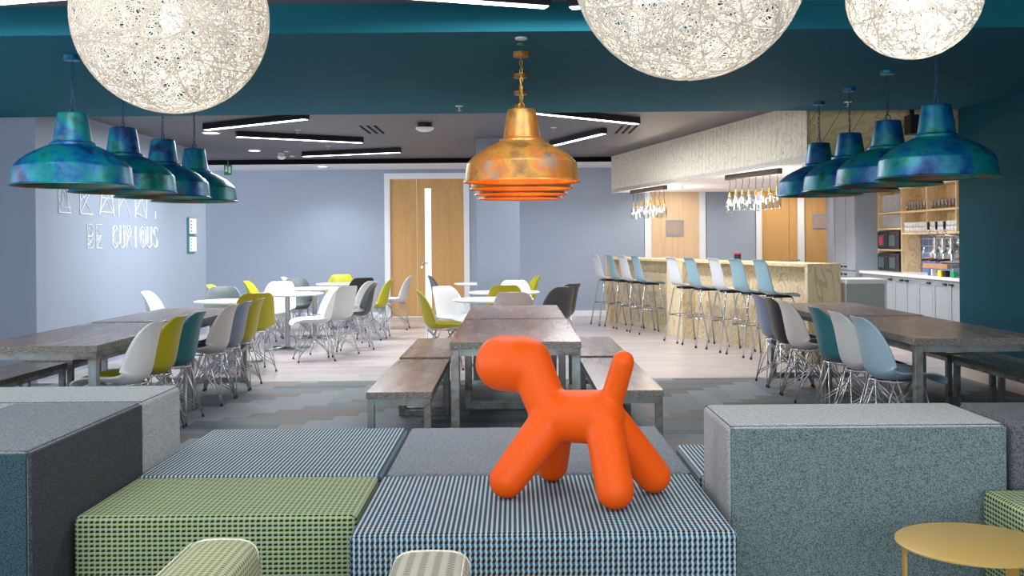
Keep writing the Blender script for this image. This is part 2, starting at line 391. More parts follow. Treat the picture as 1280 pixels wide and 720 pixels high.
def lathe(bm, prof, n=32, c=(0, 0, 0), mi=0):
    rings = []
    for r, z in prof:
        if r < 1e-6: rings.append([bm.verts.new((c[0], c[1], c[2]+z))])
        else: rings.append([bm.verts.new((c[0]+r*math.cos(2*PI*k/n), c[1]+r*math.sin(2*PI*k/n), c[2]+z)) for k in range(n)])
    for A, B in zip(rings, rings[1:]):
        for k in range(n):
            k2 = (k+1) % n
            if len(A) == 1 and len(B) == 1: continue
            if len(A) == 1: f = bm.faces.new((A[0], B[k2], B[k]))
            elif len(B) == 1: f = bm.faces.new((A[k], A[k2], B[0]))
            else: f = bm.faces.new((A[k], A[k2], B[k2], B[k]))
            f.material_index = mi
    return bm
def cyl(bm, r, z0, z1, n=24, c=(0, 0), mi=0): return lathe(bm, [(0, z0), (r, z0), (r, z1), (0, z1)], n, (c[0], c[1], 0), mi)
def xform(bm, mtx): bmesh.ops.transform(bm, matrix=mtx, verts=bm.verts); return bm

# ============================================================ SETTING
struct('floor', bx(-9, 9, -3, 10.46, -0.1, 0), M['carpet'])
struct('floor', bx(-9, 9, 10.46, 20.2, -0.1, 0), M['vinyl'])
# front ceiling, soffit, rear ceilings
struct('ceiling', bx(-9, 9, -3, 6.41, 2.90, 3.02), M['ceil_front'])
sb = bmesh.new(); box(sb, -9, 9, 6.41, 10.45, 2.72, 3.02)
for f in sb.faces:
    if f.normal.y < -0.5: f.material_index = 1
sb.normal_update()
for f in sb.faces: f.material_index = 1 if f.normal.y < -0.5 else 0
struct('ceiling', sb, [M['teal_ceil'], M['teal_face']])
struct('ceiling', bx(-9, 9, 10.45, 17.75, 2.87, 3.02), M['ceil_dark'])
struct('ceiling', bx(-9, 9, 17.83, 20.2, 2.80, 3.02), M['white'])
struct('trim_1', bx(-9, 9, 17.75, 17.83, 2.79, 2.96), M['slot'])
# left wall with the lettering and its end return
struct('wall_left', bx(-9, -4.885, 10.49, 10.62, 0, 2.87), M['wall'])
struct('wall_left', bx(-5.05, -4.885, 10.62, 16.3, 0, 2.87), M['wall_pale'])
struct('wall_right', bx(4.55, 4.72, -3, 10.44, 0, 2.90), M['teal'])
struct('baseboard_right', bx(4.535, 4.55, -3, 10.44, 0, 0.11), M['base_beige'])
struct('wall_right', bx(5.95, 6.1, 10.44, 20.2, 0, 2.87), M['wall'])
struct('wall_right', bx(4.72, 6.1, 10.30, 10.44, 0, 2.87), M['wall'])
struct('column', bx(-0.508, 0.10, 14.4, 15.0, 0, 2.87), M['column'])
# back wall panels between the doors
YB = 19.4
def wpx(u, y=YB): return (u-641)/1280*y
def backwall(u0, u1, z0=0, z1=2.87): struct('wall_back', bx(wpx(u0), wpx(u1), YB, YB+0.12, z0, z1), M['wall'])
backwall(47, 481); backwall(587, 805); backwall(883, 944); backwall(1045, 1070); struct('wall_back', bx(wpx(1070), 6.1, YB, YB+0.12, 0, 2.87), M['wall'])
backwall(481, 587, 2.68, 2.87); backwall(805, 883, 2.68, 2.87); backwall(944, 1045, 2.68, 2.87)
bb = bmesh.new(); box(bb, wpx(47), wpx(481), YB-0.02, YB, 0, 0.10); box(bb, wpx(587), wpx(805), YB-0.02, YB, 0, 0.10)
struct('baseboard_back', bb, M['white'])
# doors
def door(n, u0, u1, mat, seam=None, glass=None, vent=None, handle=None, fr=7, frl=None, frr=None):
    X0, X1 = wpx(u0), wpx(u1); w = fr/1280*YB; wl = (frl if frl is not None else fr)/1280*YB; wr = (frr if frr is not None else fr)/1280*YB
    f = bmesh.new()
    box(f, X0-wl, X0, YB-0.03, YB+0.10, 0, 2.62+w); box(f, X1, X1+wr, YB-0.03, YB+0.10, 0, 2.62+w); box(f, X0, X1, YB-0.03, YB+0.10, 2.62, 2.62+w)
    fo = struct('door_%d' % n, f, M['white'])
    y0, y1 = YB+0.02, YB+0.07
    def leaf(a, b):
        bm = bmesh.new()
        if glass and a <= glass[0] and glass[1] <= b:
            ga, gb = wpx(glass[0]), wpx(glass[1]); z0, z1 = glass[2:]
            box(bm, wpx(a)+.003, ga, y0, y1, 0.01, 2.615); box(bm, gb, wpx(b)-.003, y0, y1, 0.01, 2.615)
            box(bm, ga, gb, y0, y1, 0.01, z0); box(bm, ga, gb, y0, y1, z1, 2.615)
        else: box(bm, wpx(a)+.003, wpx(b)-.003, y0, y1, 0.01, 2.615)
        return build('door_leaf', bm, mat, fo)
    if seam: leaf(u0, seam); lf = leaf(seam, u1)
    else: lf = leaf(u0, u1)
    if glass:
        build('vision_pane', bx(wpx(glass[0]), wpx(glass[1]), YB+0.04, YB+0.046, glass[2], glass[3]), M['glass'], lf)
    if vent:
        x0, x1, z0, z1 = wpx(vent[0]), wpx(vent[1]), vent[2], vent[3]
        v = bmesh.new(); t = 0.03
        box(v, x0, x1, y0-.015, y0, z0, z0+t); box(v, x0, x1, y0-.015, y0, z1-t, z1); box(v, x0, x0+t, y0-.015, y0, z0+t, z1-t); box(v, x1-t, x1, y0-.015, y0, z0+t, z1-t)
        vo = build('vent_frame', v, M['vent_frame'], lf)
        g = bmesh.new(); box(g, x0+t, x1-t, y0-.004, y0, z0+t, z1-t)
        for q in range(9):
            zz = z0+t+(z1-z0-2*t)*(q+.5)/9; box(g, x0+t, x1-t, y0-.010, y0-.004, zz-.006, zz+.006)
        build('vent_grille', g, M['vent'], vo)
    if handle:
        hx = wpx(handle[0]); hz = 1.02; s = handle[1]
        h = tube(bmesh.new(), [(hx, y0, hz), (hx, y0-.05, hz), (hx+s*.13, y0-.05, hz)], 0.011, 8)
        build('door_handle', h, M['chrome'], lf, True)
        k_ = bmesh.new(); cyl(k_, 0.026, 0, 0.012, 16); xform(k_, Matrix.Translation((hx, y0, hz-0.075)) @ Matrix.Rotation(PI/2, 4, 'X'))
        build('lock_rose', k_, M['chrome'], lf, True, 40)
    return fo
door(1, 488, 580, M['door_oak'], seam=521, glass=(531, 539, 0.16, 2.44), handle=(527, 1))
door(2, 814, 874, M['door_pale'], vent=(832.5, 855, 1.50, 1.80), fr=8)
door(3, 952, 997, M['door_oak'], seam=987, handle=(990.5, 1), fr=7, frr=4)
door(4, 1005, 1039, M['door_oak'], vent=(1016.5, 1038, 1.62, 1.90), fr=6, frl=4)
# bright room beyond the vision panel
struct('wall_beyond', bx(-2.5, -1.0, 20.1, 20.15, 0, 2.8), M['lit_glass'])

# bar canopy (plywood fascia, pale underside)
cp = bmesh.new(); A = (1.715, 17.70); B = (3.14, 10.90); t = 0.04
prism(cp, [A, B, (5.94, 10.90), (5.94, 17.70)], 2.245, 2.30)
struct('ceiling_bar', cp, M['lilac'])
fb = bmesh.new(); prism(fb, [A, B, (B[0]+t, B[1]+t), (A[0]+t, A[1]-t*0)], 2.24, 2.869)
struct('trim_2', fb, M['ply_canopy'])
fb = bx(B[0]+t, 5.94, B[1], B[1]+0.04, 2.24, 2.869); struct('trim_3', fb, M['ply_planks'])

# ============================================================ LONG TABLES AND BENCHES
def dtable(w, l, h, th, leg, name_top='tabletop'):
    """steel framed table or bench, origin at the middle of the near end, on the floor"""
    def make(root):
        bm = bmesh.new(); box(bm, -w/2, w/2, 0, l, h-th, h)
        bm.normal_update()
        for f in bm.faces: f.material_index = 0 if abs(f.normal.z) > .5 else 1
        build(name_top, bm, [M['tabletop'], M['edge']], root)
        i = 0.006; ap = 0.045; zt = h-th
        for y0 in (i, l-i-leg):
            for sx in (-1, 1):
                xa = sx*(w/2-i-leg/2); lg = bx(xa-leg/2, xa+leg/2, y0, y0+leg, 0, zt-0.001, bev=.003, seg=1); build('leg', lg, M['frame'], root)
            build('end_rail', bx(-w/2+i+leg, w/2-i-leg, y0+.002, y0+leg-.002, zt-ap, zt-0.001), M['frame'], root)
            build('floor_rail', bx(-w/2+i+leg, w/2-i-leg, y0+.002, y0+leg-.002, 0.0, leg-.004), M['frame'], root)
        for sx in (-1, 1):
            xa = sx*(w/2-i-leg/2); build('side_rail', bx(xa-leg/2+.004, xa+leg/2-.004, i+leg, l-i-leg, zt-0.035, zt-0.001), M['frame'], root)
    return make
mk_t = dtable(0.86, 1.99, 0.75, 0.045, 0.055); mk_t2 = dtable(0.86, 1.80, 0.755, 0.045, 0.055)
mk_b = dtable(0.42, 1.84, 0.45, 0.04, 0.045); mk_b2 = dtable(0.42, 1.68, 0.457, 0.04, 0.045)
tx = [(-3.15, 'left row, beneath the blue pendants'), (0.012, 'middle row, beneath the copper pendants'), (3.045, 'right row, beside the teal wall')]
tl = [('grey-brown long table near the camera in the left row', 'grey-brown long table at the far end of the left row'),
      ('grey-brown long table just behind the orange dog figure', 'grey-brown long table behind the one nearest the orange dog'),
      ('grey-brown long table near the camera in the right row', 'grey-brown long table at the far end of the right row, towards the bar')]
P1 = thing('dining_table', tl[0][0], 'table', (tx[0][0], 6.68, 0)); mk_t(P1)
P2 = thing('dining_table', tl[0][1], 'table', (tx[0][0], 8.685, 0)); mk_t2(P2)
for i in (1, 2):
    dup(P1, (tx[i][0], 6.68, 0), 0, tl[i][0]); dup(P2, (tx[i][0], 8.685, 0), 0, tl[i][1])
B1 = thing('bench', 'near wooden bench on the wall side of the left table row', 'bench', (-3.86, 6.53, 0)); mk_b(B1)
B2 = thing('bench', 'far wooden bench on the wall side of the left table row', 'bench', (-3.86, 8.47, 0)); mk_b2(B2)
for x, a, b in ((-0.735, 'near bench left of the middle table, its end to the camera', 'far bench left of the middle table row'),
                (0.745, 'near bench right of the middle table, behind the dog figure tail', 'far bench right of the middle table row'),
                (3.79, 'near bench along the teal wall at the right table row', 'far bench along the right table row, towards the kitchen')):
    dup(B1, (x, 6.53, 0), 0, a); dup(B2, (x, 8.47, 0), 0, b)

# ============================================================ SHELL CHAIRS ON WIRE BASES
def shell_bm(prof, hw, curl, nu=15, thick=0.007, S=1.0):
    bm = bmesh.new(); rows = []; n = len(prof)
    # resample with catmull-rom
    def cr(arr, t):
        i = min(int(t), n-2); f = t-i; g = lambda k: arr[max(0, min(n-1, k))]
        a, b, c, d = g(i-1), g(i), g(i+1), g(i+2)
        return 0.5*((2*b)+(-a+c)*f+(2*a-5*b+4*c-d)*f*f+(-a+3*b-3*c+d)*f**3)
    Y = [p[0] for p in prof]; Z = [p[1] for p in prof]; NV = 30
    for q in range(NV+1):
        t = q/NV*(n-1); e = 0.02
        y, z = cr(Y, t), cr(Z, t); dy, dz = cr(Y, min(t+e, n-1))-cr(Y, max(t-e, 0)), cr(Z, min(t+e, n-1))-cr(Z, max(t-e, 0))
        l = math.hypot(dy, dz) or 1; ny, nz = dz/l, -dy/l   # inward normal (up over the seat, forward on the back)
        w = cr(hw, t); c = cr(curl, t); row = []
        for k in range(nu):
            s = -1+2*k/(nu-1); s2 = math.sin(s*PI/2)*0.5+s*0.5
            off = c*abs(s2)**2.6
            row.append(bm.verts.new((S*s2*w, S*(y+ny*off), S*(z+nz*off))))
        rows.append(row)
    for a, b in zip(rows, rows[1:]):
        for k in range(nu-1): bm.faces.new((a[k], a[k+1], b[k+1], b[k]))
    bm.normal_update()
    bmesh.ops.solidify(bm, geom=bm.faces[:], thickness=thick)
    bmesh.ops.recalc_face_normals(bm, faces=bm.faces[:])
    return bm
CP = [(.242, .400), (.222, .428), (.15, .442), (.05, .432), (-.05, .418), (-.13, .422), (-.185, .455), (-.212, .515), (-.23, .60), (-.245, .68), (-.262, .755), (-.285, .815), (-.292, .828)]
CW = [.150, .195, .222, .230, .230, .230, .232, .230, .222, .208, .185, .140, .085]
CC = [.005, .02, .035, .05, .065, .085, .105, .115, .105, .085, .055, .02, .008]
SCL = 1.05
def chair_proto():
    r = thing('shell_chair', '', 'chair')
    build('shell', shell_bm(CP, CW, CC, S=SCL), SH['white'], r, True)
    # upholstered seat pad
    pb = bmesh.new()
    for k, (f, z) in enumerate(((0.9, 0), (1, .006), (1, .014), (.9, .02))): pass
    NP = 28; rings = []
    for f, dz in ((0.0, 0), (0.93, 0), (1.0, .006), (0.99, .014), (.9, .021), (0.0, .024)):
        rg = []
        for k in range(NP):
            a = 2*PI*k/NP; ca, sa = math.cos(a), math.sin(a); e = 3.0
            rad = (abs(ca)**e+abs(sa)**e)**(-1/e)
            rg.append((0.19*f*rad*ca, 0.185*f*rad*sa+0.035, 0.452+dz+0.02*(f*abs(ca))**3))
        rings.append(rg)
    vr = [[pb.verts.new(Vector(p)*SCL) for p in (rg if i not in (0, 5) else rg[:1])] for i, rg in enumerate(rings)]
    for A, B_ in zip(vr, vr[1:]):
        for k in range(NP):
            k2 = (k+1) % NP
            if len(A) == 1: pb.faces.new((A[0], B_[k2], B_[k]))
            elif len(B_) == 1: pb.faces.new((A[k], A[k2], B_[0]))
            else: pb.faces.new((A[k], A[k2], B_[k2], B_[k]))
    bmesh.ops.recalc_face_normals(pb, faces=pb.faces[:])
    build('seat_pad', pb, M['pad_slate'], r, True)
    R_ = 0.0052
    for sx in (-1, 1):
        for sy in (1, -1):
            F = (sx*.205*SCL, (sy*.205-.01)*SCL, .016)
            lg = bmesh.new()
            tube(lg, [F, (sx*.155*SCL, (sy*.06-.02)*SCL, .418*SCL)], R_*1.15, 6)
            tube(lg, [F, (sx*.06*SCL, (sy*.15-.02)*SCL, .418*SCL)], R_, 6)
            lo = build('leg', lg, M['wire'], r, True)
            g = bmesh.new(); lathe(g, [(0, 0), (.011, 0), (.012, .008), (.008, .024), (0, .026)], 10, (F[0], F[1], 0)); build('foot_glide', g, M['glide'], lo, True)
    b = bmesh.new(); tz = .418*SCL
    ring = [(.155*SCL, .04*SCL, tz), (.155*SCL, -.08*SCL, tz), (.06*SCL, -.17*SCL, tz), (-.06*SCL, -.17*SCL, tz), (-.155*SCL, -.08*SCL, tz), (-.155*SCL, .04*SCL, tz), (-.06*SCL, .13*SCL, tz), (.06*SCL, .13*SCL, tz)]
    tube(b, ring, R_*1.2, 6, closed=True)
    def lerp(a, b_, t): return tuple(a[i]+(b_[i]-a[i])*t for i in range(3))
    mids = []
    for sx, sy in ((1, 1), (1, -1), (-1, -1), (-1, 1)):
        F = (sx*.205*SCL, (sy*.205-.01)*SCL, .016); T = (sx*.155*SCL, (sy*.06-.02)*SCL, tz); mids.append((lerp(F, T, .42), sx, sy))
    hub = [(sx*.035, sy*.035-.02, .215) for sx, sy in ((1, 1), (1, -1), (-1, -1), (-1, 1))]
    for (m0, sx, sy), h in zip(mids, hub):
        tube(b, [lerp((sx*.205*SCL, (sy*.205-.01)*SCL, .016), (sx*.06*SCL, (sy*.15-.02)*SCL, tz), .12), h, (-sx*.06*SCL, (-sy*.15-.02)*SCL, tz)], R_*.9, 5)
        tube(b, [lerp((sx*.205*SCL, (sy*.205-.01)*SCL, .016), (sx*.155*SCL, (sy*.06-.02)*SCL, tz), .2), (h[0], h[1]+.01, h[2]+.03), (sx*.06*SCL, (-sy*.15-.02)*SCL, tz)], R_*.9, 5)
    tube(b, hub, R_*.9, 5, closed=True)
    build('wire_brace', b, M['wire'], r, True)
    return r
CH = chair_proto(); used = [False]
G_L = 'shell chairs along the left table row'; G_R = 'shell chairs along the right table row'; G_A = 'shell chairs around the round tables'
def chair(x, y, face, col, label, group, pad=None):
    """face: direction in degrees the sitter looks (0=+x, 90=+y)"""
    o = dup(CH, (x, y, 0), math.radians(face-90), label, group, {'shell': SH[col], **({'seat_pad': M[pad]} if pad else {})}, () if pad else ('seat_pad',))
    return o
XL, XR = -2.765, 2.64
for y, c, lb, pd in ((7.16, 'white', 'white shell chair with olive seat pad, nearest the camera at left table row', 'pad_olive'),
                 (7.65, 'olive', 'mustard shell chair between the white and the petrol chair, left row', None),
                 (8.14, 'petrol', 'dark petrol shell chair at the left table row', None),
                 (9.10, 'pink_white', 'pale pinkish grey chair with slate pad at left table row', 'pad_slate'),
                 (9.59, 'slate', 'slate blue shell chair between pinkish and mustard chairs, left row', 'pad_slate'),
                 (10.08, 'olive', 'mustard shell chair at the far end of the left table row', None)):
    chair(XL, y, 180, c, lb, G_L, pd)
for y, c, lb, pd in ((7.03, 'ice', 'light blue-grey shell chair nearest the camera at right table row', None),
                 (7.54, 'grey_white', 'off-white shell chair with brown pad, between blue-grey and petrol chairs', 'pad_brown'),
                 (8.06, 'petrol', 'dark petrol shell chair at the right table row', None),
                 (9.01, 'pink_white', 'pale pinkish grey chair with dark pad at the right table row', 'pad_brown'),
                 (9.50, 'brown', 'dark brown shell chair at the right table row', 'pad_slate'),
                 (9.99, 'slate', 'slate blue shell chair at the far end of the right table row', None)):
    chair(XR, y, 0, c, lb, G_R, pd)
for x, y, f, c, lb in (
    (-3.58, 12.70, -70, 'grey_green', 'grey shell chair facing the camera behind the leftmost round table'),
    (-3.98, 11.85, 0, 'white', 'white shell chair at far left, side on, nearest the pale lettered wall'),
    (-2.92, 11.38, 120, 'olive', 'mustard shell chair with its broad back to camera, leftmost round table'),
    (-3.75, 13.60, 0, 'lime', 'yellow chair mostly hidden behind the grey chair, left round tables'),
    (-3.30, 14.30, -90, 'white', 'white shell chair facing the camera behind second round table'),
    (-3.62, 14.95, 0, 'lime', 'yellow chair of which only a tip shows behind the white one'),
    (-2.42, 12.35, 200, 'white', 'white shell chair turned sideways, near right of the left round tables'),
    (-2.28, 13.00, 140, 'grey_white', 'off-white shell chair seen from behind beside the white sideways chair'),
    (-2.12, 13.65, 195, 'charcoal', 'dark grey shell chair turned sideways at the left round tables'),
    (-3.32, 15.65, -80, 'grey_green', 'grey shell chair behind the third round table, facing camera'),
    (-2.22, 14.70, 150, 'grey_white', 'off-white shell chair with back to camera beside the bright yellow chair'),
    (-2.10, 15.30, 180, 'lime', 'bright yellow shell chair, side on, right of the left round tables'),
    (-2.45, 16.10, 120, 'black', 'black shell chair behind the off-white chair, left round tables'),
    (-2.98, 17.50, -90, 'lime', 'bright yellow shell chair behind the farthest left round table'),
    (-1.95, 16.75, 180, 'white', 'white shell chair, side on, in front of the white door frame'),
    (-3.45, 16.60, 0, 'white', 'white chair tip at the far side of the left round tables'),
    (-0.78, 11.45, 5, 'olive', 'mustard shell chair, side on, left of the middle round tables'),
    (-0.68, 12.35, -45, 'white', 'white shell chair behind the nearest middle round table'),
    (-1.08, 16.60, 0, 'mid_slate', 'slate shell chair in front of the oak door'),
    (-0.10, 12.95, 90, 'olive', 'mustard shell chair seen from behind, between two middle round tables'),
    (0.02, 11.15, 85, 'pink_white', 'pinkish grey shell chair seen from behind at the end of middle table'),
    (0.02, 14.05, -90, 'white', 'white shell chair facing camera in front of the grey column'),
    (0.12, 16.1, 190, 'olive', 'mustard shell chair, side on, right of the grey column'),
    (0.44, 12.30, 128, 'charcoal', 'charcoal shell chair right of the middle round tables'),
    (0.55, 13.10, 140, 'brown', 'blackish brown shell chair half hidden behind the charcoal one')):
    chair(x, y, f, c, lb, G_A)
def rm(o):
    for ch in list(o.children): rm(ch)
    bpy.data.objects.remove(o)
rm(CH)

# round tables on pedestals
def rt_proto(label, loc):
    r = thing('round_table', label, 'table', loc, 0, 'white round tables')
    build('tabletop', lathe(bmesh.new(), [(0, .722), (.44, .722), (.468, .732), (.472, .741), (.466, .75), (0, .75)], 48), M['plastic_white'], r, True, 40)
    build('pedestal', lathe(bmesh.new(), [(0, .03), (.032, .03), (.032, .70), (.10, .715), (.10, .722), (0, .722)], 20), M['steel'], r, True, 40)
    b = bmesh.new()
    for k in range(4):
        a = PI/4+k*PI/2; tube(b, [(0, 0, .034), (.34*math.cos(a), .34*math.sin(a), .016)], [.022, .014], 8)
    build('foot_cross', b, M['steel'], r, True)
    return r
T0 = rt_proto('white round table nearest the pale lettered wall', (-3.24, 11.95, 0))
for x, y, lb in ((-3.0, 13.6, 'second white round table from the camera in the left group'), (-2.95, 15.2, 'third white round table from the camera in the left group'),
                 (-2.78, 16.9, 'farthest white round table in the left group, left of the oak door'), (-0.235, 11.85, 'white round table just beyond the middle table row'),
                 (-0.12, 13.55, 'white round table just in front of the grey column'), (-0.48, 16.5, 'white round table partly hidden by the grey column')):
    dup(T0, (x, y, 0), 0, lb)

# ============================================================ BAR
U = Vector((0.263, -0.965, 0)).normalized(); Nn = Vector((0.965, 0.263, 0)).normalized(); BO = Vector((1.62, 17.92, 0)); BL = 6.54; BH = 1.13
bar = thing('bar_counter', 'long plywood bar counter with recessed front panels, stools along it', 'bar', tuple(BO), math.atan2(U.y, U.x))
# local x runs along the bar toward the camera, local y runs to the room side; bar body lies at local -y? keep body at +back side
def L2(x, n): return (x, n)
# in this frame +x = U; +y = (0.965,0.263) rotated: U rotated +90deg = (0.965,0.263) = Nn
build('counter_top', bx(0, BL-0.02, 0, 0.38, BH-0.04, BH, bev=.004, seg=1), M['ply_shelf'], bar)
build('mid_pillar', bx(2.62, 3.17, 0, 0.22, 0, BH-0.04), M['ply'], bar)
build('end_post', bx(-.0, 0.05, 0, 0.37, 0, BH-0.04), M['ply'], bar)
ep = bmesh.new(); prism(ep, [(BL-0.06, 0), (BL, 0), (BL+0.10, 0.36), (BL-0.01, 0.36)], 0, BH-0.0405); build('end_post', ep, M['ply'], bar)
ep = bmesh.new(); prism(ep, [(BL-0.019, 0), (BL, 0), (BL+0.10, 0.36), (BL-0.019, 0.36)], BH-0.04, BH); build('end_cap', ep, M['ply_shelf'], bar)
build('front_panel', bx(0.05, 2.62, 0.20, 0.23, 0, BH-0.04), M['ply_front'], bar)
build('front_panel', bx(3.17, BL-0.06, 0.20, 0.23, 0, BH-0.04), M['ply_front'], bar)
build('back_panel', bx(0.05, BL-0.06, 0.34, 0.365, 0, BH-0.04), M['ply'], bar)
# low return counter
rc = thing('service_counter', 'low sage green counter with white top beside the end of the bar', 'counter', (3.75, 11.55, 0))
build('counter_body', bx(0.01, 0.44, 0, 0.55, 0, 0.90), M['sage'], rc)
build('counter_end', bx(0.44, 0.465, 0, 0.55, 0, 0.90), M['white'], rc)
build('counter_top', bx(0.01, 0.47, -0.01, 0.56, 0.90, 0.95, bev=.004, seg=1), M['worktop'], rc)
cn = thing('canister', 'small black canister with red lid on the bar counter', 'canister', tuple(BO+U*4.35+Nn*0.27+Vector((0, 0, BH))))
build('can_body', cyl(bmesh.new(), .045, 0, .085, 20), M['black'], cn, True, 40); build('lid', cyl(bmesh.new(), .046, .085, .105, 20), M['red'], cn, True, 40)

# bar stools
SP = [(.205, .745), (.185, .772), (.10, .783), (0, .775), (-.09, .775), (-.15, .80), (-.178, .86), (-.19, .95), (-.20, 1.04), (-.215, 1.12), (-.235, 1.165), (-.245, 1.172)]
SW = [.16, .185, .20, .205, .205, .20, .19, .178, .17, .165, .155, .13]
SCc = [.0, .005, .01, .015, .02, .03, .035, .03, .02, .012, .005, 0]
def stool_proto():
    r = thing('bar_stool', '', 'stool')
    build('shell', shell_bm(SP, SW, SCc), SH['ice_blue'], r, True)
    m = bmesh.new(); box(m, -.13, .13, -.07, .10, .752, .766); 
    for sx in (-1, 1): box(m, sx*.12-.02, sx*.12+.02, -.09, .12, .740, .756)
    build('seat_mount', m, M['black'], r)
    for sx in (-1, 1):
        for sy in (1, -1):
            yt = sy*.11+.01; lg = tube(bmesh.new(), [(sx*.05, yt, .745), (sx*.12, yt, .748), (sx*.142, yt+sy*.008, .730), (sx*.215, yt+sy*.125, .012)], .0105, 8)
            lo = build('leg', lg, M['chrome'], r, True)
            build('foot_glide', cyl(bmesh.new(), .014, 0, .02, 12, (sx*.215, yt+sy*.125)), M['glide'], lo, True, 40)
    z = .385; f = (0.73-z)/(0.73-.012); xx = .142+(.215-.142)*f; y1 = .11+.01+.008+.117*f; y0 = -.11+.01-.008-.117*f
    build('footrest', tube(bmesh.new(), [(xx, y1, z), (xx, y0, z-.012), (-xx, y0, z-.012), (-xx, y1, z)], .008, 8, closed=True), M['chrome'], r, True)
    return r
ST = stool_proto()
face = math.degrees(math.atan2(Nn.y, Nn.x))
for n_, (x, y, c, lb) in enumerate((
    (1.59, 17.27, 'stool_white', 'white bar stool at the far left end of the bar'),
    (1.78, 16.75, 'ice_blue', 'light blue bar stool second from the far left end'),
    (1.92, 16.20, 'stool_white', 'white bar stool third from the far left end'),
    (2.06, 15.62, 'ice_blue', 'light blue bar stool just left of the bar pillar'),
    (2.394, 14.25, 'stool_white', 'white bar stool in front of the pillar of the bar'),
    (2.544, 13.64, 'ice_blue', 'light blue bar stool just right of the bar pillar'),
    (2.75, 13.04, 'stool_white', 'white bar stool between two blue ones, right half of the bar'),
    (2.894, 12.46, 'ice_blue', 'light blue bar stool second from the near end of the bar'),
    (3.05, 11.86, 'ice_blue', 'light blue bar stool nearest the camera, at the bar end'))):
    dup(ST, (x, y, 0), math.radians(face-90+random.uniform(-3, 3)), lb, 'bar stools', {'shell': SH[c]})
rm(ST)

# bottle pendants over the bar
def bottle_bar(x0, y0, x1, y1, lb):
    a = Vector((x0, y0, 0)); b = Vector((x1, y1, 0)); d = b-a; L = d.length
    r = thing('bottle_chandelier', lb, 'ceiling light', (x0, y0, 2.245), math.atan2(d.y, d.x), 'bottle chandeliers over the bar')
    build('mounting_beam', bx(-.06, L+.06, -.035, .035, -.065, -.0005), M['grey_wood'], r)
    for k in range(8):
        x = L*(k+.0)/7; zj = random.uniform(-.02, .015); dx = random.uniform(-.012, .012)
        w = tube(bmesh.new(), [(x, 0, -.06), (x+dx, .008, -.12), (x-dx, -.006, -.17), (x, 0, -.20+zj)], .0035, 5); wo = build('cord', w, M['black'], r, True)
        z0 = -.20+zj
        cp_ = lathe(bmesh.new(), [(0, z0), (.011, z0), (.013, z0-.03), (.020, z0-.055), (.0205, z0-.075), (0, z0-.075)], 12, (x, 0, 0)); build('brass_holder', cp_, M['brass'], r, True, 50)
        gl = lathe(bmesh.new(), [(.018, z0-.072), (.019, z0-.095), (.042, z0-.135), (.045, z0-.16), (.045, z0-.26), (.036, z0-.272), (0, z0-.27)], 16, (x, 0, 0)); bo = build('glass_bottle', gl, M['glass'], r, True)
        build('bulb', lathe(bmesh.new(), [(0, z0-.10), (.008, z0-.105), (.013, z0-.14), (.009, z0-.17), (0, z0-.175)], 10, (x, 0, 0)), M['filament'], bo, True)
    for fx in (.25, .75):
        l = bpy.data.lights.new('bottle_glow', 'POINT'); l.energy = 22; l.color = (1, .86, .7); l.shadow_soft_size = .05
        o = bpy.data.objects.new('bottle_glow', l); C.objects.link(o); o.parent = r; o.location = (L*fx, .12, -.36)
bottle_bar(1.99, 16.85, 2.30, 15.55, 'row of bottle lamps over the far half of the bar')
bottle_bar(2.80, 13.20, 3.13, 12.10, 'row of bottle lamps over the near half of the bar')

# ============================================================ KITCHEN
def cabinet(y0, y1, lb, doors, drawer=False):
    r = thing('base_cabinet', lb, 'cabinet', (5.40, y0, 0), 0, 'grey kitchen base cabinets'); w = y1-y0
    build('body', bx(0.02, 0.54, 0.002, w-.002, 0.10, 0.879), M['cabinet'], r)
    build('plinth', bx(0.06, 0.54, 0.002, w-.002, 0.0, 0.10), M['cabinet_side'], r)
    for k in range(doors):
        a = .004+w*k/doors; b = w*(k+1)/doors-.004; z1 = .875; z0 = .11
        if drawer:
            dr = build('drawer_front', bx(0.0, 0.019, a, b, .70, z1), M['cabinet'], r)
            build('cup_pull', bx(-.025, 0.0, (a+b)/2-.05, (a+b)/2+.05, .775, .80, bev=.006), M['black'], dr); z1 = .69
        m = bmesh.new(); t = .07
        box(m, 0.008, .019, a, b, z0, z1); box(m, 0, .008, a, a+t, z0, z1); box(m, 0, .008, b-t, b, z0, z1); box(m, 0, .008, a+t, b-t, z1-t, z1); box(m, 0, .008, a+t, b-t, z0, z0+t)
        d = build('door', m, M['cabinet'], r)
        if not drawer: 
            hy = (b-.09) if (k % 2 == 0 and doors > 1) else (a+.09)
            build('cup_pull', bx(-.025, 0.0, hy-.05, hy+.05, z1-.06, z1-.035, bev=.006), M['black'], d)
    return r
cabinet(15.06, 15.86, 'grey base cabinet with drawers beside the tall grey cupboard', 2, True)
cabinet(14.55, 15.06, 'narrow grey base cabinet below the microwaves', 1)
cabinet(13.69, 14.55, 'two-door grey base cabinet under the plywood panel', 2)
cabinet(13.19, 13.69, 'single-door grey base cabinet under the blue tiles', 1)
cabinet(12.20, 13.19, 'two-door grey base cabinet beneath the coffee machine', 2)
cabinet(11.20, 12.20, 'two-door grey base cabinet disappearing behind the teal wall', 2)
wt = bx(5.36, 5.945, 11.2, 15.86, .88, .92, bev=.004, seg=1); tag(build('worktop', wt, M['worktop']), 'white stone worktop running along the grey kitchen cabinets', 'worktop')
tc_ = thing('tall_cupboard', 'tall grey kitchen cupboard left of the worktop', 'cupboard', (5.30, 15.87, 0))
build('body', bx(0.02, .64, 0, 1.08, 0.1, 2.23), M['cabinet_side'], tc_)
build('plinth', bx(0.06, .64, 0.01, 1.07, 0, 0.1), M['cabinet_side'], tc_)
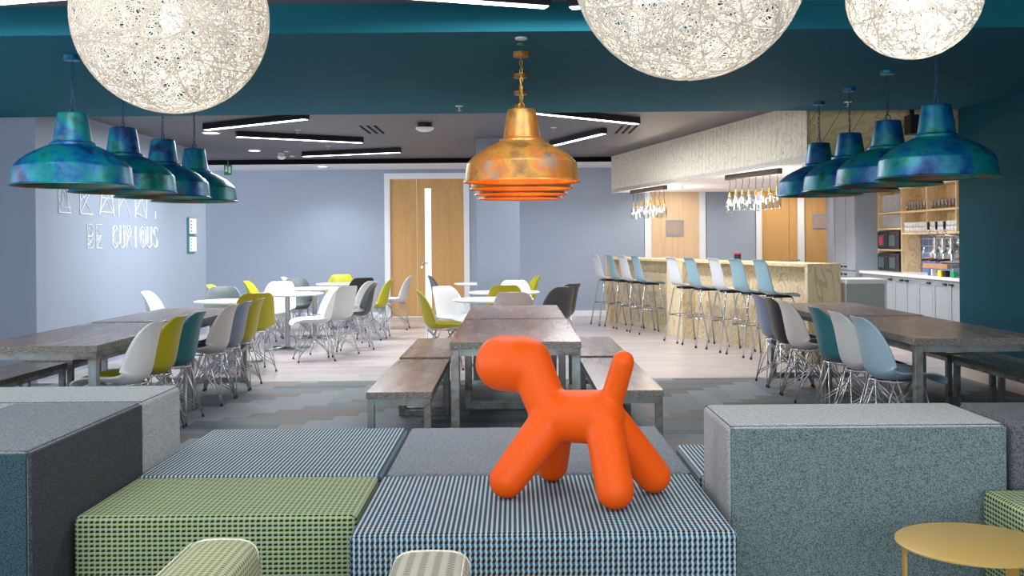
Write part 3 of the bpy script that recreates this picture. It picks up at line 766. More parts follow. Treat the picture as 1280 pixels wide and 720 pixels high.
for k in range(2):
    for z0, z1 in ((.11, .90), (.92, 2.22)):
        a = .004+.54*k; b = .536+.54*k; t = .08; m = bmesh.new()
        box(m, 0.008, .0195, a, b, z0, z1); box(m, 0, .008, a, a+t, z0, z1); box(m, 0, .008, b-t, b, z0, z1); box(m, 0, .008, a+t, b-t, z1-t, z1); box(m, 0, .008, a+t, b-t, z0, z0+t)
        d = build('door', m, M['cabinet'], tc_); hy = b-.1 if k == 0 else a+.1; hz = z1-.05 if z0 < .5 else z0+.05
        build('cup_pull', bx(-.025, 0, hy-.05, hy+.05, hz-.013, hz+.013, bev=.006), M['black'], d)
# tiles
struct('trim_4', bx(5.93, 5.948, 11.2, 14.88, .92, 1.50), M['tiles'])
# shelving
XF, XBk = 5.65, 5.93
sh = thing('shelving', 'pale plywood wall shelving with cubbies of crockery above the worktop', 'shelf', (XF, 15.86, 0))
Dp = XBk-XF-.004
for yy, z0, z1 in ((0, .921, 2.13), (-.96, .921, 2.13), (-1.87, 1.49, 2.13), (-2.80, 1.49, 2.13), (-3.70, 1.49, 2.13)):
    build('upright', bx(0, Dp, yy-.025, yy, z0, z1), M['ply_shelf'], sh)
for y0, y1, z in ((-3.70, 0, 2.13), (-.96, -.025, 1.80), (-.96, -.025, 1.56), (-.96, -.025, 1.245)):
    build('shelf_board', bx(0, Dp, y0-.025 if z > 2.1 else y0, y1, z-.02 if z < 2.1 else z, z+.005 if z < 2.1 else z+.03), M['ply_shelf'], sh)
for a, b in ((-1.87, -.985), (-2.80, -1.895), (-3.70, -2.825)):
    for z in (1.80, 1.49): build('shelf_board', bx(0, Dp, a, b, z-.025, z+.003), M['ply_shelf'], sh)
build('back_panel', bx(Dp, Dp+.003, -3.70, -.0, 1.49, 2.13), M['ply_shelf'], sh)
# crockery
def plate_bm(): return lathe(bmesh.new(), [(0, 0), (.055, 0), (.115, .014), (.118, .018), (.11, .016), (.055, .005), (0, .005)], 20)
pl = build('plate', plate_bm(), M['ceramic'], None, True); tag(pl, 'white plate in the stacks on the far shelf cubbies', 'plate', 'white plates on the shelves')
first = [True]
def place(o, loc):
    if first[0]: first[0] = False; o.location = loc; return o
    c = o.copy(); C.objects.link(c); c.location = loc; return c
for zs, n in ((1.806, 14), (1.566, 11)):
    for yy in (15.70, 15.45, 15.20):
        for k in range(n): place(pl, (XF+.14, yy, zs+k*.0185))
gb = lathe(bmesh.new(), [(0, .004), (.028, .004), (.036, .12), (.038, .12), (.030, 0), (0, 0)], 14)
gl = tag(build('tumbler', gb, M['glass'], None, True), 'clear drinking glass in a row on the top shelf', 'glass', 'clear glasses on the top shelf')
first[0] = True
for a, b in ((14.80, 14.06), (13.90, 13.12)):
    n = 8
    for k in range(n):
        for xx in (.07, .17): place(gl, (XF+xx, a+(b-a)*k/(n-1), 1.804))
cb_ = lathe(bmesh.new(), [(0, .004), (.03, .004), (.042, .07), (.046, .07), (.035, 0), (0, 0)], 14)
cpv = tag(build('cup', cb_, M['ceramic'], None, True), 'white cup in the stacked rows on the lower shelf', 'cup', 'white cups on the lower shelf')
first[0] = True
for a, b in ((14.81, 14.06), (13.90, 13.13), (12.96, 12.25)):
    n = 8
    for k in range(n):
        for lv in (0, 1): place(cpv, (XF+.06, a+(b-a)*k/(n-1), 1.495+lv*.072))
# microwaves
def microwave(z, lb, note, y0=14.93, n=2):
    for k in range(n):
        r = thing('microwave', lb[k], 'microwave', (XF-.03, y0+k*.45, z), 0, None)
        build('casing', bx(0.02, .27, 0, .43, 0, .27, bev=.006), M['micro'], r)
        d = build('door', bx(0.0, .019, .13, .425, .01, .26, bev=.004), M['micro'], r); build('window', bx(-.003, 0, .16, .39, .05, .21), M['micro_glass'], d)
        c = build('control_panel', bx(0.0, .019, .005, .125, .01, .26, bev=.004), M['micro'], r)
        build('display', bx(-.003, 0, .05, .08, .21, .225), M['red'], c)
        if note and k == 1: build('notice', bx(-.006, -.0035, .20, .34, .07, .19), M['red'], d)
microwave(1.2505, ('upper microwave, the one nearer the plywood panel', 'upper microwave with a red notice, nearer the tall cupboard'), True, 14.905)
microwave(.921, ('lower microwave, the one nearer the plywood panel', 'lower microwave nearer the tall cupboard'), False, 14.905)

# espresso machine
em = thing('espresso_machine', 'chrome lever espresso machine with wooden panels by the blue tiles', 'coffee machine', (5.45, 12.74, .921))
build('drip_tray', bx(0, .40, 0, .85, .10, .15, bev=.01), M['steel'], em)
build('wood_board', bx(-.03, -.001, .05, .80, .10, .16), M['wood_light'], em)
for a in (.06, .79): 
    for b in (.05, .35): build('foot', cyl(bmesh.new(), .02, 0, .10, 12, (b, a)), M['chrome'], em, True, 40)
build('body', bx(.20, .40, .04, .81, .15, .42, bev=.02), M['chrome'], em)
build('side_panel', bx(.19, .41, .0, .03, .15, .40, bev=.01), M['wood_light'], em)
build('boiler', (lambda b: xform(b, Matrix.Translation((.2, .02, .43)) @ Matrix.Rotation(-PI/2, 4, 'X')))(lathe(bmesh.new(), [(0, 0), (.07, 0), (.10, .03), (.10, .78), (.07, .81), (0, .81)], 24)), M['chrome'], em, True, 40)
for k in range(3):
    y = .16+k*.25
    g = lathe(bmesh.new(), [(0, .20), (.035, .20), (.035, .27), (.045, .27), (.045, .34), (.03, .36), (.03, .47), (.02, .50), (0, .50)], 16, (.08, y, 0)); gh = build('group_head', g, M['chrome'], em, True, 40)
    lv = tube(bmesh.new(), [(.08, y, .48), (.0, y, .56), (-.01, y, .60)], .008, 8); l_ = build('lever', lv, M['chrome'], em, True)
    build('lever_grip', tube(bmesh.new(), [(-.01, y, .60), (-.012, y, .70)], [.014, .02], 10), M['black'], l_, True)
    build('portafilter_handle', tube(bmesh.new(), [(.06, y, .215), (-.10, y, .205)], [.012, .016], 10), M['black'], gh, True)
build('cup_rail', tube(bmesh.new(), [(.02, .02, .52), (.13, .02, .52), (.13, .83, .52), (.02, .83, .52)], .007, 6, closed=True), M['chrome'], em, True)
build('steam_wand', tube(bmesh.new(), [(.06, .82, .38), (0, .84, .36), (-.03, .84, .20)], .006, 6), M['chrome'], em, True)
for k, (yy, mt, nm, w) in enumerate(((13.36, 'blue_pack', 'small blue packet on the worktop beside the coffee machine', .05), (13.27, 'plastic_white', 'small white tub on the worktop beside the coffee machine', .04))):
    b = build('packet', bx(-.03, .03, -w/2, w/2, 0, .09, bev=.006), M[mt]); b.location = (5.45, yy, .921); tag(b, nm, 'packet')
for yy, mt, nm in ((12.98, 'yellow_pack', 'small yellow packet beneath the coffee machine'), (12.60, 'green_pack', 'small green packet beneath the coffee machine'), (12.84, 'black', 'small black jug beneath the coffee machine')):
    b = build('packet', bx(-.03, .03, -.05, .05, 0, .08, bev=.006), M[mt]); b.location = (5.43, yy, .921); tag(b, nm, 'packet')
for k in range(4):
    b = build('sugar_pot', lathe(bmesh.new(), [(0, 0), (.03, 0), (.035, .05), (.012, .08), (0, .08)], 14), M['ceramic'], None, True); b.location = (5.85, 14.28-k*.17, 1.145)
    tag(b, 'small white pot on the ledge in front of blue tiles', 'pot', 'white pots on the tiled ledge')
lg = tag(build('ledge', bx(5.78, 5.929, 13.64, 14.38, 1.125, 1.145), M['wood_light']), 'slim wooden ledge fixed to the blue tiles', 'shelf')

# ============================================================ UPHOLSTERED BLOCKS
def puff_box(x0, x1, y0, y1, z0, z1, r=.022, seg=4, mi=0): return bx(x0, x1, y0, y1, z0, z1, bev=r, seg=seg)
def ottoman(x0, x1, y0, y1, h, mat, lb, seam):
    r = thing('ottoman', lb, 'ottoman', ((x0+x1)/2, (y0+y1)/2, 0)); a, b = (x1-x0)/2-.004, (y1-y0)/2-.004
    build('upholstery', puff_box(-a, a, -b, b, .03, h), mat, r, True, 60)
    build('plinth', bx(-a+.04, a-.04, -b+.04, b-.04, 0, .032), M['black'], r)
    s = tube(bmesh.new(), [(-a+.008, -b+.008, h-.010), (a-.008, -b+.008, h-.010), (a-.008, b-.008, h-.010), (-a+.008, b-.008, h-.010)], .0035, 6, closed=True)
    build('seam_piping', s, seam, r, True)
    return r
ottoman(-.565, .755, 3.44, 4.33, .42, M['hound_blue'], 'large blue and white checked ottoman under the orange dog figure', M['piping_blue'])
ottoman(-1.605, -.570, 3.70, 4.335, .42, M['hound_green'], 'green checked ottoman in the front row, left of the dog', M['felt_char'])
ottoman(-1.615, -.565, 4.345, 5.46, .42, M['hound_blue'], 'blue striped ottoman in the back row, left', M['piping_blue'])
ottoman(-.555, .760, 4.345, 5.45, .42, M['felt_grey'], 'plain grey felt ottoman behind the orange dog figure', M['felt_char'])
ottoman(.775, 1.80, 4.30, 4.95, .42, M['hound_blue'], 'blue striped ottoman peeking out behind the light grey backrest block', M['piping_blue'])
def block(x0, x1, y0, y1, h, body, lb, panels):
    r = thing('backrest_block', lb, 'sofa block', ((x0+x1)/2, (y0+y1)/2, 0)); a, b = (x1-x0)/2, (y1-y0)/2
    build('upholstery', puff_box(-a, a, -b, b, .02, h, r=.03, seg=5), body, r, True, 60)
    for side, mat, nm in panels:
        if side == 'front': build(nm, bx(-a+.010, a-.010, -b-.004, -b+.02, .03, h-.012, bev=.003), mat, r)
        if side == 'right': build(nm, bx(a-.02, a+.004, -b+.010, b-.010, .03, h-.012, bev=.003), mat, r)
    s = tube(bmesh.new(), [(-a+.012, b-.014, h-.006), (-a+.012, -b+.014, h-.006), (a-.012, -b+.014, h-.006), (a-.012, b-.014, h-.006)], .003, 6, closed=True)
    build('seam_piping', s, M['felt_char'], r, True); return r
block(.785, 1.815, 3.76, 4.27, .72, M['felt_light'], 'light grey felt block with a grey-teal front, right of the dog', [('front', M['felt_teal'], 'front_panel')])
block(1.845, 2.9, 3.80, 4.27, .72, M['felt_char'], 'charcoal felt block at the right edge of the picture', [])
block(-2.66, -1.622, 4.48, 4.99, .72, M['felt_light'], 'light grey felt block behind the charcoal one at left', [])
block(-2.18, -1.620, 3.415, 4.46, .72, M['felt_grey'], 'charcoal felt block in the left foreground', [('front', M['felt_deepteal'], 'front_panel'), ('right', M['felt_black'], 'side_panel')])  # body felt lighter than the charcoal side, imitating light falling on the top
ottoman(1.70, 2.7, 2.95, 3.74, .485, M['hound_green'], 'green checked ottoman at the right edge behind the gold table', M['felt_char'])

# foreground easy chairs, only the tops of their arms show
def arm_chair(x, top, mat, lb, side, w, yf):
    r = thing('easy_chair', lb, 'chair', (x, yf-.45, 0))
    def arm(xc, name):
        bm = bmesh.new(); prof = []; n = 10; hw = w/2
        for k in range(n+1):
            a = PI*k/n; prof.append((xc-hw*math.copysign(abs(math.cos(a))**.55, math.cos(a)), top-.055+.055*math.sin(a)**.7 if 0 < k < n else top-.055))
        pts = [(xc-hw, .12)]+prof+[(xc+hw, .12)]
        rows = []
        for y, s, dz in ((-.45, 1, 0), (.34, 1, 0), (.41, .99, -.004), (.44, .96, -.015), (.45, .90, -.04)):
            rows.append([bm.verts.new((xc+(p[0]-xc)*s, y, p[1]+(dz if p[1] > .3 else 0))) for p in pts])
        for A_, B_ in zip(rows, rows[1:]):
            for k in range(len(pts)-1): bm.faces.new((A_[k], A_[k+1], B_[k+1], B_[k]))
            bm.faces.new((A_[-1], A_[0], B_[0], B_[-1]))
        bm.faces.new(rows[0][::-1]); bm.faces.new(rows[-1]); bmesh.ops.recalc_face_normals(bm, faces=bm.faces[:])
        ao = build(name, bm, mat, r, True, 50)
        pts3 = [(xc+(p[0]-xc)*.985, .412, p[1]+.001-.004) for p in pts[1:-1]]
        build('piping', tube(bmesh.new(), pts3, .003, 6), M['piping_cream'], ao, True)
        pts4 = [(xc+side*hw*.86, -.44, top-.010), (xc+side*hw*.86, .40, top-.010)]
        build('piping', tube(bmesh.new(), pts4, .003, 6), M['piping_cream'], ao, True)
    arm(0, 'backrest')
    xa, xb = sorted((side*(w/2+.005), side*(w/2+.60)))
    build('seat', bx(xa, xb, -.44, .44, .14, .42, bev=.04, seg=4), mat, r, True, 60)
    for lx in (0, side*(w/2+.52)):
        for ly in (-.38, .38): build('leg', cyl(bmesh.new(), .018, 0, .145 if lx else .122, 12, (lx, ly)), M['black'], r, True, 40)
arm_chair(-.765, .632, M['hound_lime'], 'pale green woven easy chair at the bottom edge, only its rounded back shows', -1, .185, 2.72)
arm_chair(-.215, .615, M['hound_cream'], 'cream woven easy chair at the bottom edge, only its rounded back shows', 1, .20, 2.66)

# gold side table
gt = thing('side_table', 'round brass coloured side table in the lower right corner', 'side table', (1.435, 3.20, 0))
build('tabletop', lathe(bmesh.new(), [(0, .440), (.228, .440), (.235, .443), (.235, .448), (.231, .450), (0, .450)], 64), M['gold'], gt, True, 40)
for a, w in ((180, .022), (-62, .045), (35, .045)):
    aa = math.radians(a); m = bx(.215, .223, -w/2, w/2, 0, .440); xform(m, Matrix.Rotation(aa, 4, 'Z')); build('leg', m, M['gold_dark'], gt)
br_ = bmesh.new(); tube(br_, [(.21*math.cos(2*PI*k/32), .21*math.sin(2*PI*k/32), .008) for k in range(32)], .008, 6, closed=True); build('floor_ring', br_, M['gold_dark'], gt, True)

# ============================================================ ORANGE DOG FIGURE
def capsule(bm, a, b, r0, r1, n=28):
    a, b = Vector(a), Vector(b); d = b-a; L = d.length; prof = []
    K = 8
    for k in range(K+1): t = PI/2*(1-k/K); prof.append((r0*math.cos(t), -r0*math.sin(t)))
    for k in range(K+1): t = PI/2*k/K; prof.append((r1*math.cos(t), L+r1*math.sin(t)))
    prof[0] = (0, prof[0][1]); prof[-1] = (0, prof[-1][1])
    t = bmesh.new(); lathe(t, prof, n); q = Vector((0, 0, 1)).rotation_difference(d.normalized() if L > 1e-6 else Vector((0, 0, 1)))
    xform(t, Matrix.Translation(a) @ q.to_matrix().to_4x4()); me = bpy.data.meshes.new('tmp'); t.to_mesh(me); t.free(); bm.from_mesh(me); bpy.data.meshes.remove(me)
def W(u, v, y):
    a = u-641; b = 303-v; return ((a+.0085*b)/1280*y, y, 1.40+(b-.0085*a)/1280*y)
pb = bmesh.new(); z0 = .42
foot = lambda x, y, r: (x, y, z0+r-.001)
capsule(pb, W(629, 454, 4.17), W(650, 455, 4.11), .114, .114)      # muzzle and head
capsule(pb, W(661, 450, 4.09), W(684, 508, 4.03), .088, .082)      # neck
capsule(pb, W(697, 520, 4.02), W(748, 521, 3.91), .101, .104)      # trunk
capsule(pb, W(689, 526, 4.00), foot(-.030, 3.93, .070), .082, .070)
capsule(pb, W(694, 530, 4.08), foot(.152, 4.20, .067), .074, .067)
capsule(pb, W(756, 540, 3.85), foot(.366, 3.745, .072), .072, .071)
capsule(pb, W(766, 532, 3.93), foot(.538, 3.985, .071), .076, .070)
capsule(pb, W(763, 506, 3.89), W(779, 452, 3.85), .046, .043)      # tail
dog = build('dog_figure', pb, M['orange'], None, True)
rmod = dog.modifiers.new('r', 'REMESH'); rmod.mode = 'VOXEL'; rmod.voxel_size = .0065; rmod.use_smooth_shade = True
sm = dog.modifiers.new('s', 'SMOOTH'); sm.factor = .5; sm.iterations = 20
tag(dog, 'matt orange abstract dog figure standing on the blue checked ottoman', 'dog figure')

# ============================================================ PENDANT LAMPS
def chain(x, z0, z1):
    bm = bmesh.new(); n = max(3, round((z1-z0)/.030)); h = (z1-z0)/n
    for k in range(n):
        zc = z0+h*(k+.5); pts = []
        for q in range(10):
            a = 2*PI*q/10; c, s = .009*math.cos(a), (h*.62)*math.sin(a)
            pts.append((x+c, 0, zc+s) if k % 2 else (x, c, zc+s))
        tube(bm, pts, .0028, 5, closed=True)
    return bm
def factory(name, label, loc, outer, inner, metal):
    r = thing(name, label, 'pendant lamp', loc)
    prof = [(.408, 0), (.406, .006), (.396, .012), (.392, .05), (.388, .09), (.382, .128), (.375, .140), (.345, .172), (.300, .207), (.245, .240), (.190, .266), (.158, .280), (.155, .296), (.140, .302), (.130, .306), (.127, .314), (.113, .41), (.099, .498), (.094, .506), (0, .508)]
    build('shade', lathe(bmesh.new(), prof, 64), outer, r, True, 12)
    inn = [(p[0]-.004, p[1]-.001 if i else .001) for i, p in enumerate(prof[1:14])]; inn = [(.404, .0005)]+inn+[(0, .32)]
    build('shade_lining', lathe(bmesh.new(), inn, 56), inner, r, True, 35)
    rg = tube(bmesh.new(), [(.02*math.cos(2*PI*k/12), 0, .532+.022*math.sin(2*PI*k/12)) for k in range(12)], .004, 6, closed=True); build('ring', rg, metal, r, True)
    zc = 2.72-loc[2]
    build('chain', chain(0, .552, zc-.06), metal, r, True)
    build('flex', tube(bmesh.new(), [(.006, 0, .50), (.012, .006, .60), (-.008, -.006, .70), (.010, .004, zc-.12), (0, 0, zc-.02)], .003, 5), metal, r, True)
    build('ceiling_rose', lathe(bmesh.new(), [(0, zc-.035), (.05, zc-.035), (.055, zc-.03), (.055, zc-.001), (0, zc-.001)], 24), outer, r, True, 40)
    build('bulb', lathe(bmesh.new(), [(0, .17), (.02, .172), (.035, .20), (.03, .24), (.014, .27), (.014, .32), (0, .32)], 14), M['bulb'] if outer is M['copper'] else M['plastic_white'], r, True)
    return r
def inner_glow(x, y, z):
    l = bpy.data.lights.new('pendant_glow', 'POINT'); l.energy = 5; l.color = (1, .88, .7); l.shadow_soft_size = .03
    o = bpy.data.objects.new('pendant_glow', l); C.objects.link(o); o.location = (x, y, z+.145)
YS = (7.10, 8.02, 8.93, 9.82); ZL = 1.815
o4 = ('nearest', 'second', 'third', 'farthest')
PB = factory('pendant_lamp', 'nearest blue patina dome pendant over the left table row', (-3.045, YS[0], ZL), M['patina_blue'], M['patina_in'], M['chain_blue'])
for i in (1, 2, 3): dup(PB, (-3.045, YS[i], ZL), i*1.3, '%s blue patina dome pendant over the left table row' % o4[i])
for i in range(4): dup(PB, (2.945, YS[i], ZL+.005), 2+i*1.1, '%s blue patina dome pendant over the right table row' % o4[i])
PC = factory('pendant_lamp', 'nearest copper orange dome pendant over the middle table row', (.068, YS[0], ZL), M['copper'], M['copper_in'], M['brass'])
for i in (1, 2, 3): dup(PC, (.068+.004*i, YS[i], ZL), i*1.7, '%s copper orange dome pendant over the middle table row' % o4[i])

for i in range(4): inner_glow(.068+.004*i, YS[i], ZL)
# woven ball pendants
def ball(x, y, z, R, lb, seed, power, nth):
    rnd = random.Random(seed); r = thing('woven_ball_pendant', lb, 'pendant lamp', (x, y, z), 0, None)
    bm = bmesh.new(); SEG = 64; th = .0017
    for q in range(nth):
        ax = Vector((rnd.gauss(0, 1), rnd.gauss(0, 1), rnd.gauss(0, 1))).normalized(); off = rnd.uniform(-.45, .45)*R
        s = ax.orthogonal().normalized(); t = ax.cross(s); rad = math.sqrt(R*R-off*off)*(1-rnd.uniform(0, .006))
        tk = th*rnd.uniform(.7, 1.25)
        vs = []
        for k in range(SEG):
            a = 2*PI*k/SEG; dr = (s*math.cos(a)+t*math.sin(a)); c = ax*off+dr*rad; nrm = c.normalized()
            sd = ax.cross(nrm).cross(nrm).normalized() if False else ax
            vs.append((bm.verts.new(c-sd*tk), bm.verts.new(c+nrm*tk*.7), bm.verts.new(c+sd*tk)))
        for k in range(SEG):
            A_, B_ = vs[k], vs[(k+1) % SEG]
            for e in range(3): bm.faces.new((A_[e], A_[(e+1) % 3], B_[(e+1) % 3], B_[e]))
    build('woven_shade', bm, M['thread'], r)
    zc = 2.90-z
    build('cord', tube(bmesh.new(), [(0, 0, .09), (0, 0, zc-.02)], .004, 6), M['plastic_white'], r)
    build('ceiling_rose', cyl(bmesh.new(), .06, zc-.03, zc-.001, 24), M['plastic_white'], r, True, 40)
    build('bulb', lathe(bmesh.new(), [(0, -.07), (.03, -.062), (.048, -.02), (.045, .02), (.02, .07), (.018, .11), (0, .11)], 20), M['bulb'], r, True)
    l = bpy.data.lights.new('ball_light', 'POINT'); l.energy = power; l.color = (1, .95, .88); l.shadow_soft_size = .06
    o = bpy.data.objects.new('ball_light', l); C.objects.link(o); o.parent = r; o.location = (0, 0, -.12)
def ballpos(u, v, y): return W(u, v, y)
p = W(214.5, 22, 4.35); ball(*p, .405, 'large woven thread ball pendant at upper left', 1, 13, 290)
p = W(861.5, -47, 3.55); ball(*p, .405, 'largest looking woven ball pendant at upper centre right', 2, 10, 300)
p = W(1142.5, -9, 3.90); ball(*p, .250, 'small bright woven ball pendant at upper right', 3, 42, 240)

# ============================================================ CEILING FITTINGS
def linear(pa, pb_, zb, zt, lb, power):
    a = Vector(pa); b = Vector(pb_); d = b-a; L = d.length
    r = thing('linear_light', lb, 'ceiling light', (a.x, a.y, zb), math.atan2(d.y, d.x), 'black linear ceiling lights'); h = zt-zb
    build('housing', bx(0, L, -.045, .045, 0.004, h-.001), M['black'], r)
    build('led_strip', bx(.012, L-.012, -.035, .035, 0, .004), M['led'], r)
    l = bpy.data.lights.new('linear_glow', 'AREA'); l.shape = 'RECTANGLE'; l.size = L-.03; l.size_y = .06; l.energy = power; l.color = (.96, .98, 1)
    o = bpy.data.objects.new('linear_glow', l); C.objects.link(o); o.parent = r; o.location = (L/2, 0, -.004)
def px(u, v, z): 
    a = u-641; b = 303-v; d = (z-1.4)/((b-.0085*a)/1280); return ((a+.0085*b)/1280*d, d, 0)
def lin2(u0, v0, u1, v1, lb, pw, zb=2.79, zt=2.87): linear(px(u0, v0, zb), px(u1, v1, zb), zb, zt, lb, pw)
LP = 88
lin2(257, 163, 383, 149.5, 'black linear light at the left, its far end by the teal soffit', LP)
lin2(295, 171.5, 453, 179, 'long black linear light left of centre', LP)
lin2(379, 196, 500, 191, 'black linear light nearest the back wall', LP)
lin2(655, 141, 797, 155.5, 'black linear light just right of the copper pendants', LP)
lin2(690, 183, 755, 167.5, 'short black linear light slanting behind the copper pendants', LP)
linear((-.95, 5.72, 0), (.225, 6.12, 0), 2.80, 2.90, 'black linear light in front of the teal beam, left of the ball', 25)
linear((.35, 6.15, 0), (1.55, 5.72, 0), 2.80, 2.90, 'black linear light in front of the teal beam, behind the ball', 25)
linear((-3.35, 6.0, 0), (-2.2, 5.70, 0), 2.80, 2.90, 'black linear light at the top left corner', 20)
def downlight(u, v, z, lb, r=.10):
    p = px(u, v, z); o = thing('downlight', lb, 'ceiling light', (p[0], p[1], z))
    build('trim_ring', lathe(bmesh.new(), [(r*.86, -.002), (r*.86, -.008), (r, -.006), (r*1.04, -.0005)], 32), M['plastic_white'], o, True)
    build('lens', cyl(bmesh.new(), r*.86, -.006, -.001, 32), M['downled'], o)
    l = bpy.data.lights.new('down_glow', 'SPOT'); l.energy = 60; l.spot_size = 2.2; l.spot_blend = .8; l.shadow_soft_size = .08
    q = bpy.data.objects.new('down_glow', l); C.objects.link(q); q.parent = o; q.location = (0, 0, -.02)
downlight(264, 166, 2.87, 'bright round downlight below the leftmost linear light', .12)
downlight(318, 188, 2.87, 'bright round downlight beneath the long linear light')
downlight(403, 208, 2.80, 'round downlight in the white ceiling strip by the back wall')
def sprinkler(u, v, z, lb):
    p = px(u, v, z-.03); o = thing('sprinkler', lb, 'sprinkler', (p[0], p[1], z), 0, 'ceiling sprinklers')
    build('cover_plate', cyl(bmesh.new(), .038, -.008, -.0005, 20), M['plastic_white'], o, True, 40)
    build('nozzle', lathe(bmesh.new(), [(0, -.05), (.022, -.05), (.022, -.046), (.006, -.042), (.010, -.01), (0, -.01)], 14), M['steel'], o, True, 40)
for u, v, z, lb in ((372, 165, 2.87, 'small sprinkler above the long linear light'), (410, 185, 2.87, 'small sprinkler above the linear light nearest the back wall'), (264, 203, 2.87, 'small sprinkler near the exit sign'),
    (574, 136, 2.72, 'small sprinkler in the teal soffit left of the copper pendants'), (692, 162, 2.87, 'small sprinkler right of the copper pendants'), (853, 234, 2.245, 'small sprinkler in the bar canopy'), (1060, 131, 2.72, 'small sprinkler in the soffit above right pendants')): sprinkler(u, v, z, lb)
def dome(u, v, z, lb, nm, r=.07, black=False):
    p = px(u, v, z-.05); o = thing(nm, lb, nm.replace('_', ' '), (p[0], p[1], z))
    build('base', cyl(bmesh.new(), r*.9, -.055, -.0005, 24), M['black'] if black else M['plastic_white'], o, True, 40)
    build('dome', lathe(bmesh.new(), [(r*1.15, -.055), (r*1.1, -.075), (r*.7, -.10), (0, -.11)], 24), M['plastic_white'], o, True)
dome(531, 159, 2.87, 'black-based white domed projector fitting in the dark ceiling', 'ceiling_sensor', .10, True)
dome(352, 195, 2.87, 'small white smoke detector in the dark ceiling', 'smoke_detector', .06)
for u, v, z, lb, mt in ((358, 189, 2.87, 'tiny white disc in dark ceiling above the smoke detector', 'plastic_white'), (366, 195, 2.87, 'small white disc right of the smoke detector', 'plastic_white'), (651.5, 47, 2.72, 'white disc in the teal soffit above the copper pendants', 'plastic_white'), (651, 54, 2.72, 'green lit indicator disc in the teal soffit', 'exit_green')):
    p = px(u, v, z); b = build('ceiling_disc', cyl(bmesh.new(), .04 if v != 54 else .024, -.012, -.0005, 24), M[mt], None, True, 40); b.location = (p[0], p[1], z); tag(b, lb, 'ceiling disc')
def slots(u, v, lb, n=3, ang=0, L=.9):
    p = px(u, v, 2.87); o = thing('air_vent', lb, 'air vent', (p[0], p[1], 2.87), ang)
    for k in range(n): build('slot', bx(-L/2, L/2, k*.09-.12, k*.09-.09, -.006, -.0005), M['slot'], o)
slots(464, 162, 'slotted black air vent in the dark ceiling, left of centre', 3, PI/2)
slots(781, 162, 'slotted black air vent right of the copper pendants', 3, PI/2)
sp = thing('speaker_box', 'small black box under the soffit edge beside the teal wall', 'speaker', (4.20, 10.75, 2.50))
build('box_body', bx(-.05, .05, -.08, .08, 0, .20, bev=.006), M['black'], sp); build('bracket', bx(-.02, .02, -.02, .02, .20, .369), M['black'], sp)

# exit sign, notices
es = thing('exit_sign', 'small green and white exit sign hanging near the back left', 'sign', (-4.44, 16.0, 2.49))
build('sign_plate', bx(-.06, .06, -.01, .01, 0, .16), M['exit_green'], es); build('hanger', bx(-.003, .003, -.003, .003, .16, .38), M['steel'], es)
m = bmesh.new(); box(m, -.035, -.010, -.013, -.0101, .09, .14); box(m, -.045, -.005, -.013, -.0101, .05, .09); box(m, .01, .045, -.013, -.0101, .03, .13); build('pictogram', m, M['paper'], es)
def notice(z0, z1, lb, dots):
    o = thing('notice_board', lb, 'notice', (-4.884, 15.35, z0)); h = z1-z0
    m = bmesh.new(); box(m, 0, .03, 0, .36, 0, h); build('frame', m, M['notice_teal'], o); pp = build('paper', bx(.03, .034, .03, .35, .015, h-.015), M['paper'], o)
    m = bmesh.new()
    for k in range(4): box(m, .034, .036, .07, .13, .04+k*.05, .065+k*.05)
    build('print', m, M['red'] if dots else M['vent_frame'], pp)
notice(1.56, 1.82, 'upper framed notice with red print on the pale wall', True); notice(1.29, 1.54, 'lower framed notice on the pale wall', False)

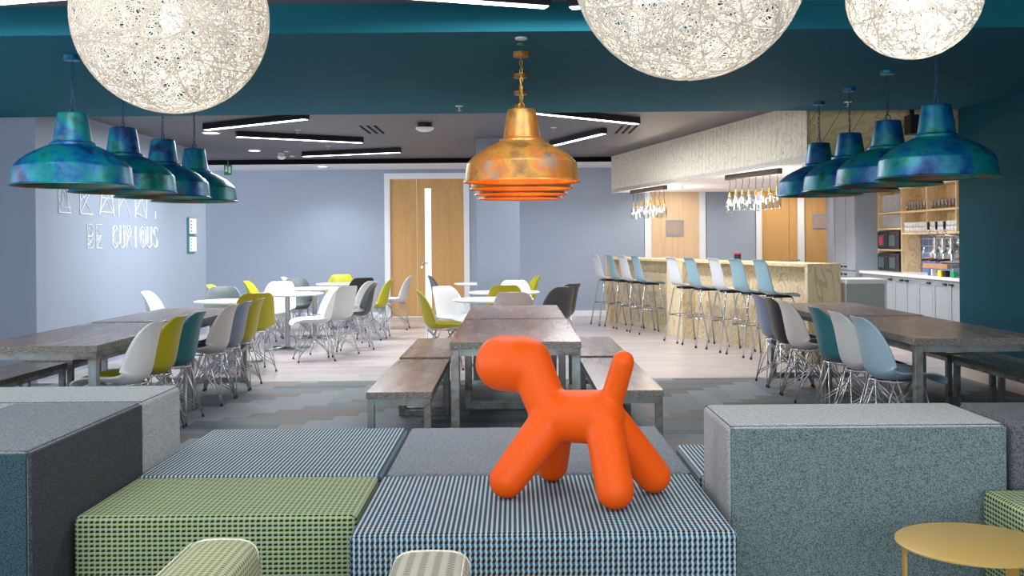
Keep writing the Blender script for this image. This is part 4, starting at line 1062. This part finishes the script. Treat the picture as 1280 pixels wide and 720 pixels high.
# ============================================================ WALL LETTERING
def dpx(u): return 6253/(641-u)
GL = {  # strokes in a unit cell
 'L': [[(0,1),(0,0),(1,0)],[(0,1),(.3,1),(.3,.12),(1,.12)],[(0,.9),(.3,.6),(0,.35),(.3,.12)],[(.3,.6),(1,.0)],[(.3,.35),(.6,.6),(.9,.12)]],
 'E': [[(1,1),(0,1),(0,0),(1,0)],[(0,.52),(.8,.52)],[(0,.95),(.9,.55),(0,.3)],[(0,0),(.8,.5)],[(0,.52),(1,.02)]],
 'A': [[(0,0),(.28,1),(.72,1),(1,0)],[(.12,.42),(.88,.42)],[(0,.08),(1,.08)],[(.12,.42),(.5,.75),(.88,.42)],[(.05,.1),(.5,.42),(.95,.1)],[(.28,.95),(.6,.42)]],
 'R': [[(0,0),(0,1),(.7,1),(.95,.8),(.75,.55),(0,.5)],[(.4,.52),(1,0)],[(0,1),(.75,.55)],[(0,.2),(.5,.5)],[(0,.5),(.7,.98)]],
 'N': [[(0,0),(0,1),(1,0),(1,1)],[(0,.12),(1,.0)],[(.1,.6),(.6,.45),(1,.9)],[(0,.12),(.5,.5)],[(.5,.5),(.95,.05)]],
 ',': [[(.5,.2),(.5,0)]],
 'B': [[(0,0),(0,1),(.6,1),(.9,.88),(.9,.62),(.6,.5),(0,.5)],[(.6,.5),(1,.38),(1,.12),(.7,0),(0,0)],[(.28,.08),(.28,.92)],[(0,.9),(.8,.6)],[(0,.4),(.9,.15)],[(0,.1),(.85,.42)]],
 'C': [[(1,.75),(.95,.9),(.5,1),(.05,.88),(0,.5),(.05,.12),(.5,0),(.95,.1),(1,.25)],[(.3,.15),(.25,.85)],[(.02,.8),(.5,.95)],[(0,.5),(.9,.9)],[(0,.4),(.9,.1)]],
 'U': [[(0,1),(0,.15),(.3,0),(.7,0),(1,.15),(1,1)],[(.25,1),(.25,.2),(.75,.2),(.75,1)],[(0,.8),(.25,.5),(0,.2)],[(1,.8),(.75,.5),(1,.2)],[(0,1),(.25,1)],[(.75,1),(1,1)]],
 'I': [[(.3,0),(.3,1),(.7,1),(.7,0),(.3,0)],[(.3,.1),(.7,.9)]],
 'O': [[(.5,0),(.1,.12),(0,.5),(.1,.88),(.5,1),(.9,.88),(1,.5),(.9,.12),(.5,0)],[(.5,.15),(.28,.3),(.25,.5),(.28,.7),(.5,.85),(.72,.7),(.75,.5),(.72,.3),(.5,.15)],[(.05,.3),(.7,.8)],[(.05,.7),(.7,.2)]],
 'S': [[(1,.8),(.9,.93),(.5,1),(.1,.9),(.05,.7),(.5,.52),(.95,.3),(.9,.08),(.5,0),(.1,.07),(0,.2)],[(.3,.9),(.3,.65),(.72,.4),(.72,.12)],[(.1,.9),(.5,.52)],[(.95,.3),(.5,.02)]]}
def word(chars, z0, h, rad, label, first_):
    o = thing('wall_lettering', label, 'lettering', (-4.884, dpx(first_), z0)); y0 = dpx(first_)
    for ch, ua, ub in chars:
        a = dpx(ua)-y0; b = dpx(ub)-y0; bm = bmesh.new()
        for i_, st in enumerate(GL[ch]):
            tube(bm, [(.004, a+(b-a)*p_[0], h*p_[1]) for p_ in st], rad if i_ == 0 else rad*.6, 6)
        build('letter_'+('comma' if ch == ',' else ch.lower()), bm, M['line_white'], o)
word([('L', 73, 88), ('E', 100, 115), ('A', 124, 142), ('R', 148, 163), ('N', 169, 183), (',', 192, 196)], 1.765, .50, .009, 'white line-drawn word LEARN on the pale wall', 73)
word([('B', 109, 116.5), ('E', 120, 127), ('C', 140, 146.5), ('U', 149, 155.5), ('R', 158, 164), ('I', 167.5, 170.5), ('O', 174.5, 181), ('U', 183, 189), ('S', 191, 197)], 1.375, .275, .0065, 'white line-drawn words BE CURIOUS low on the pale wall', 109)
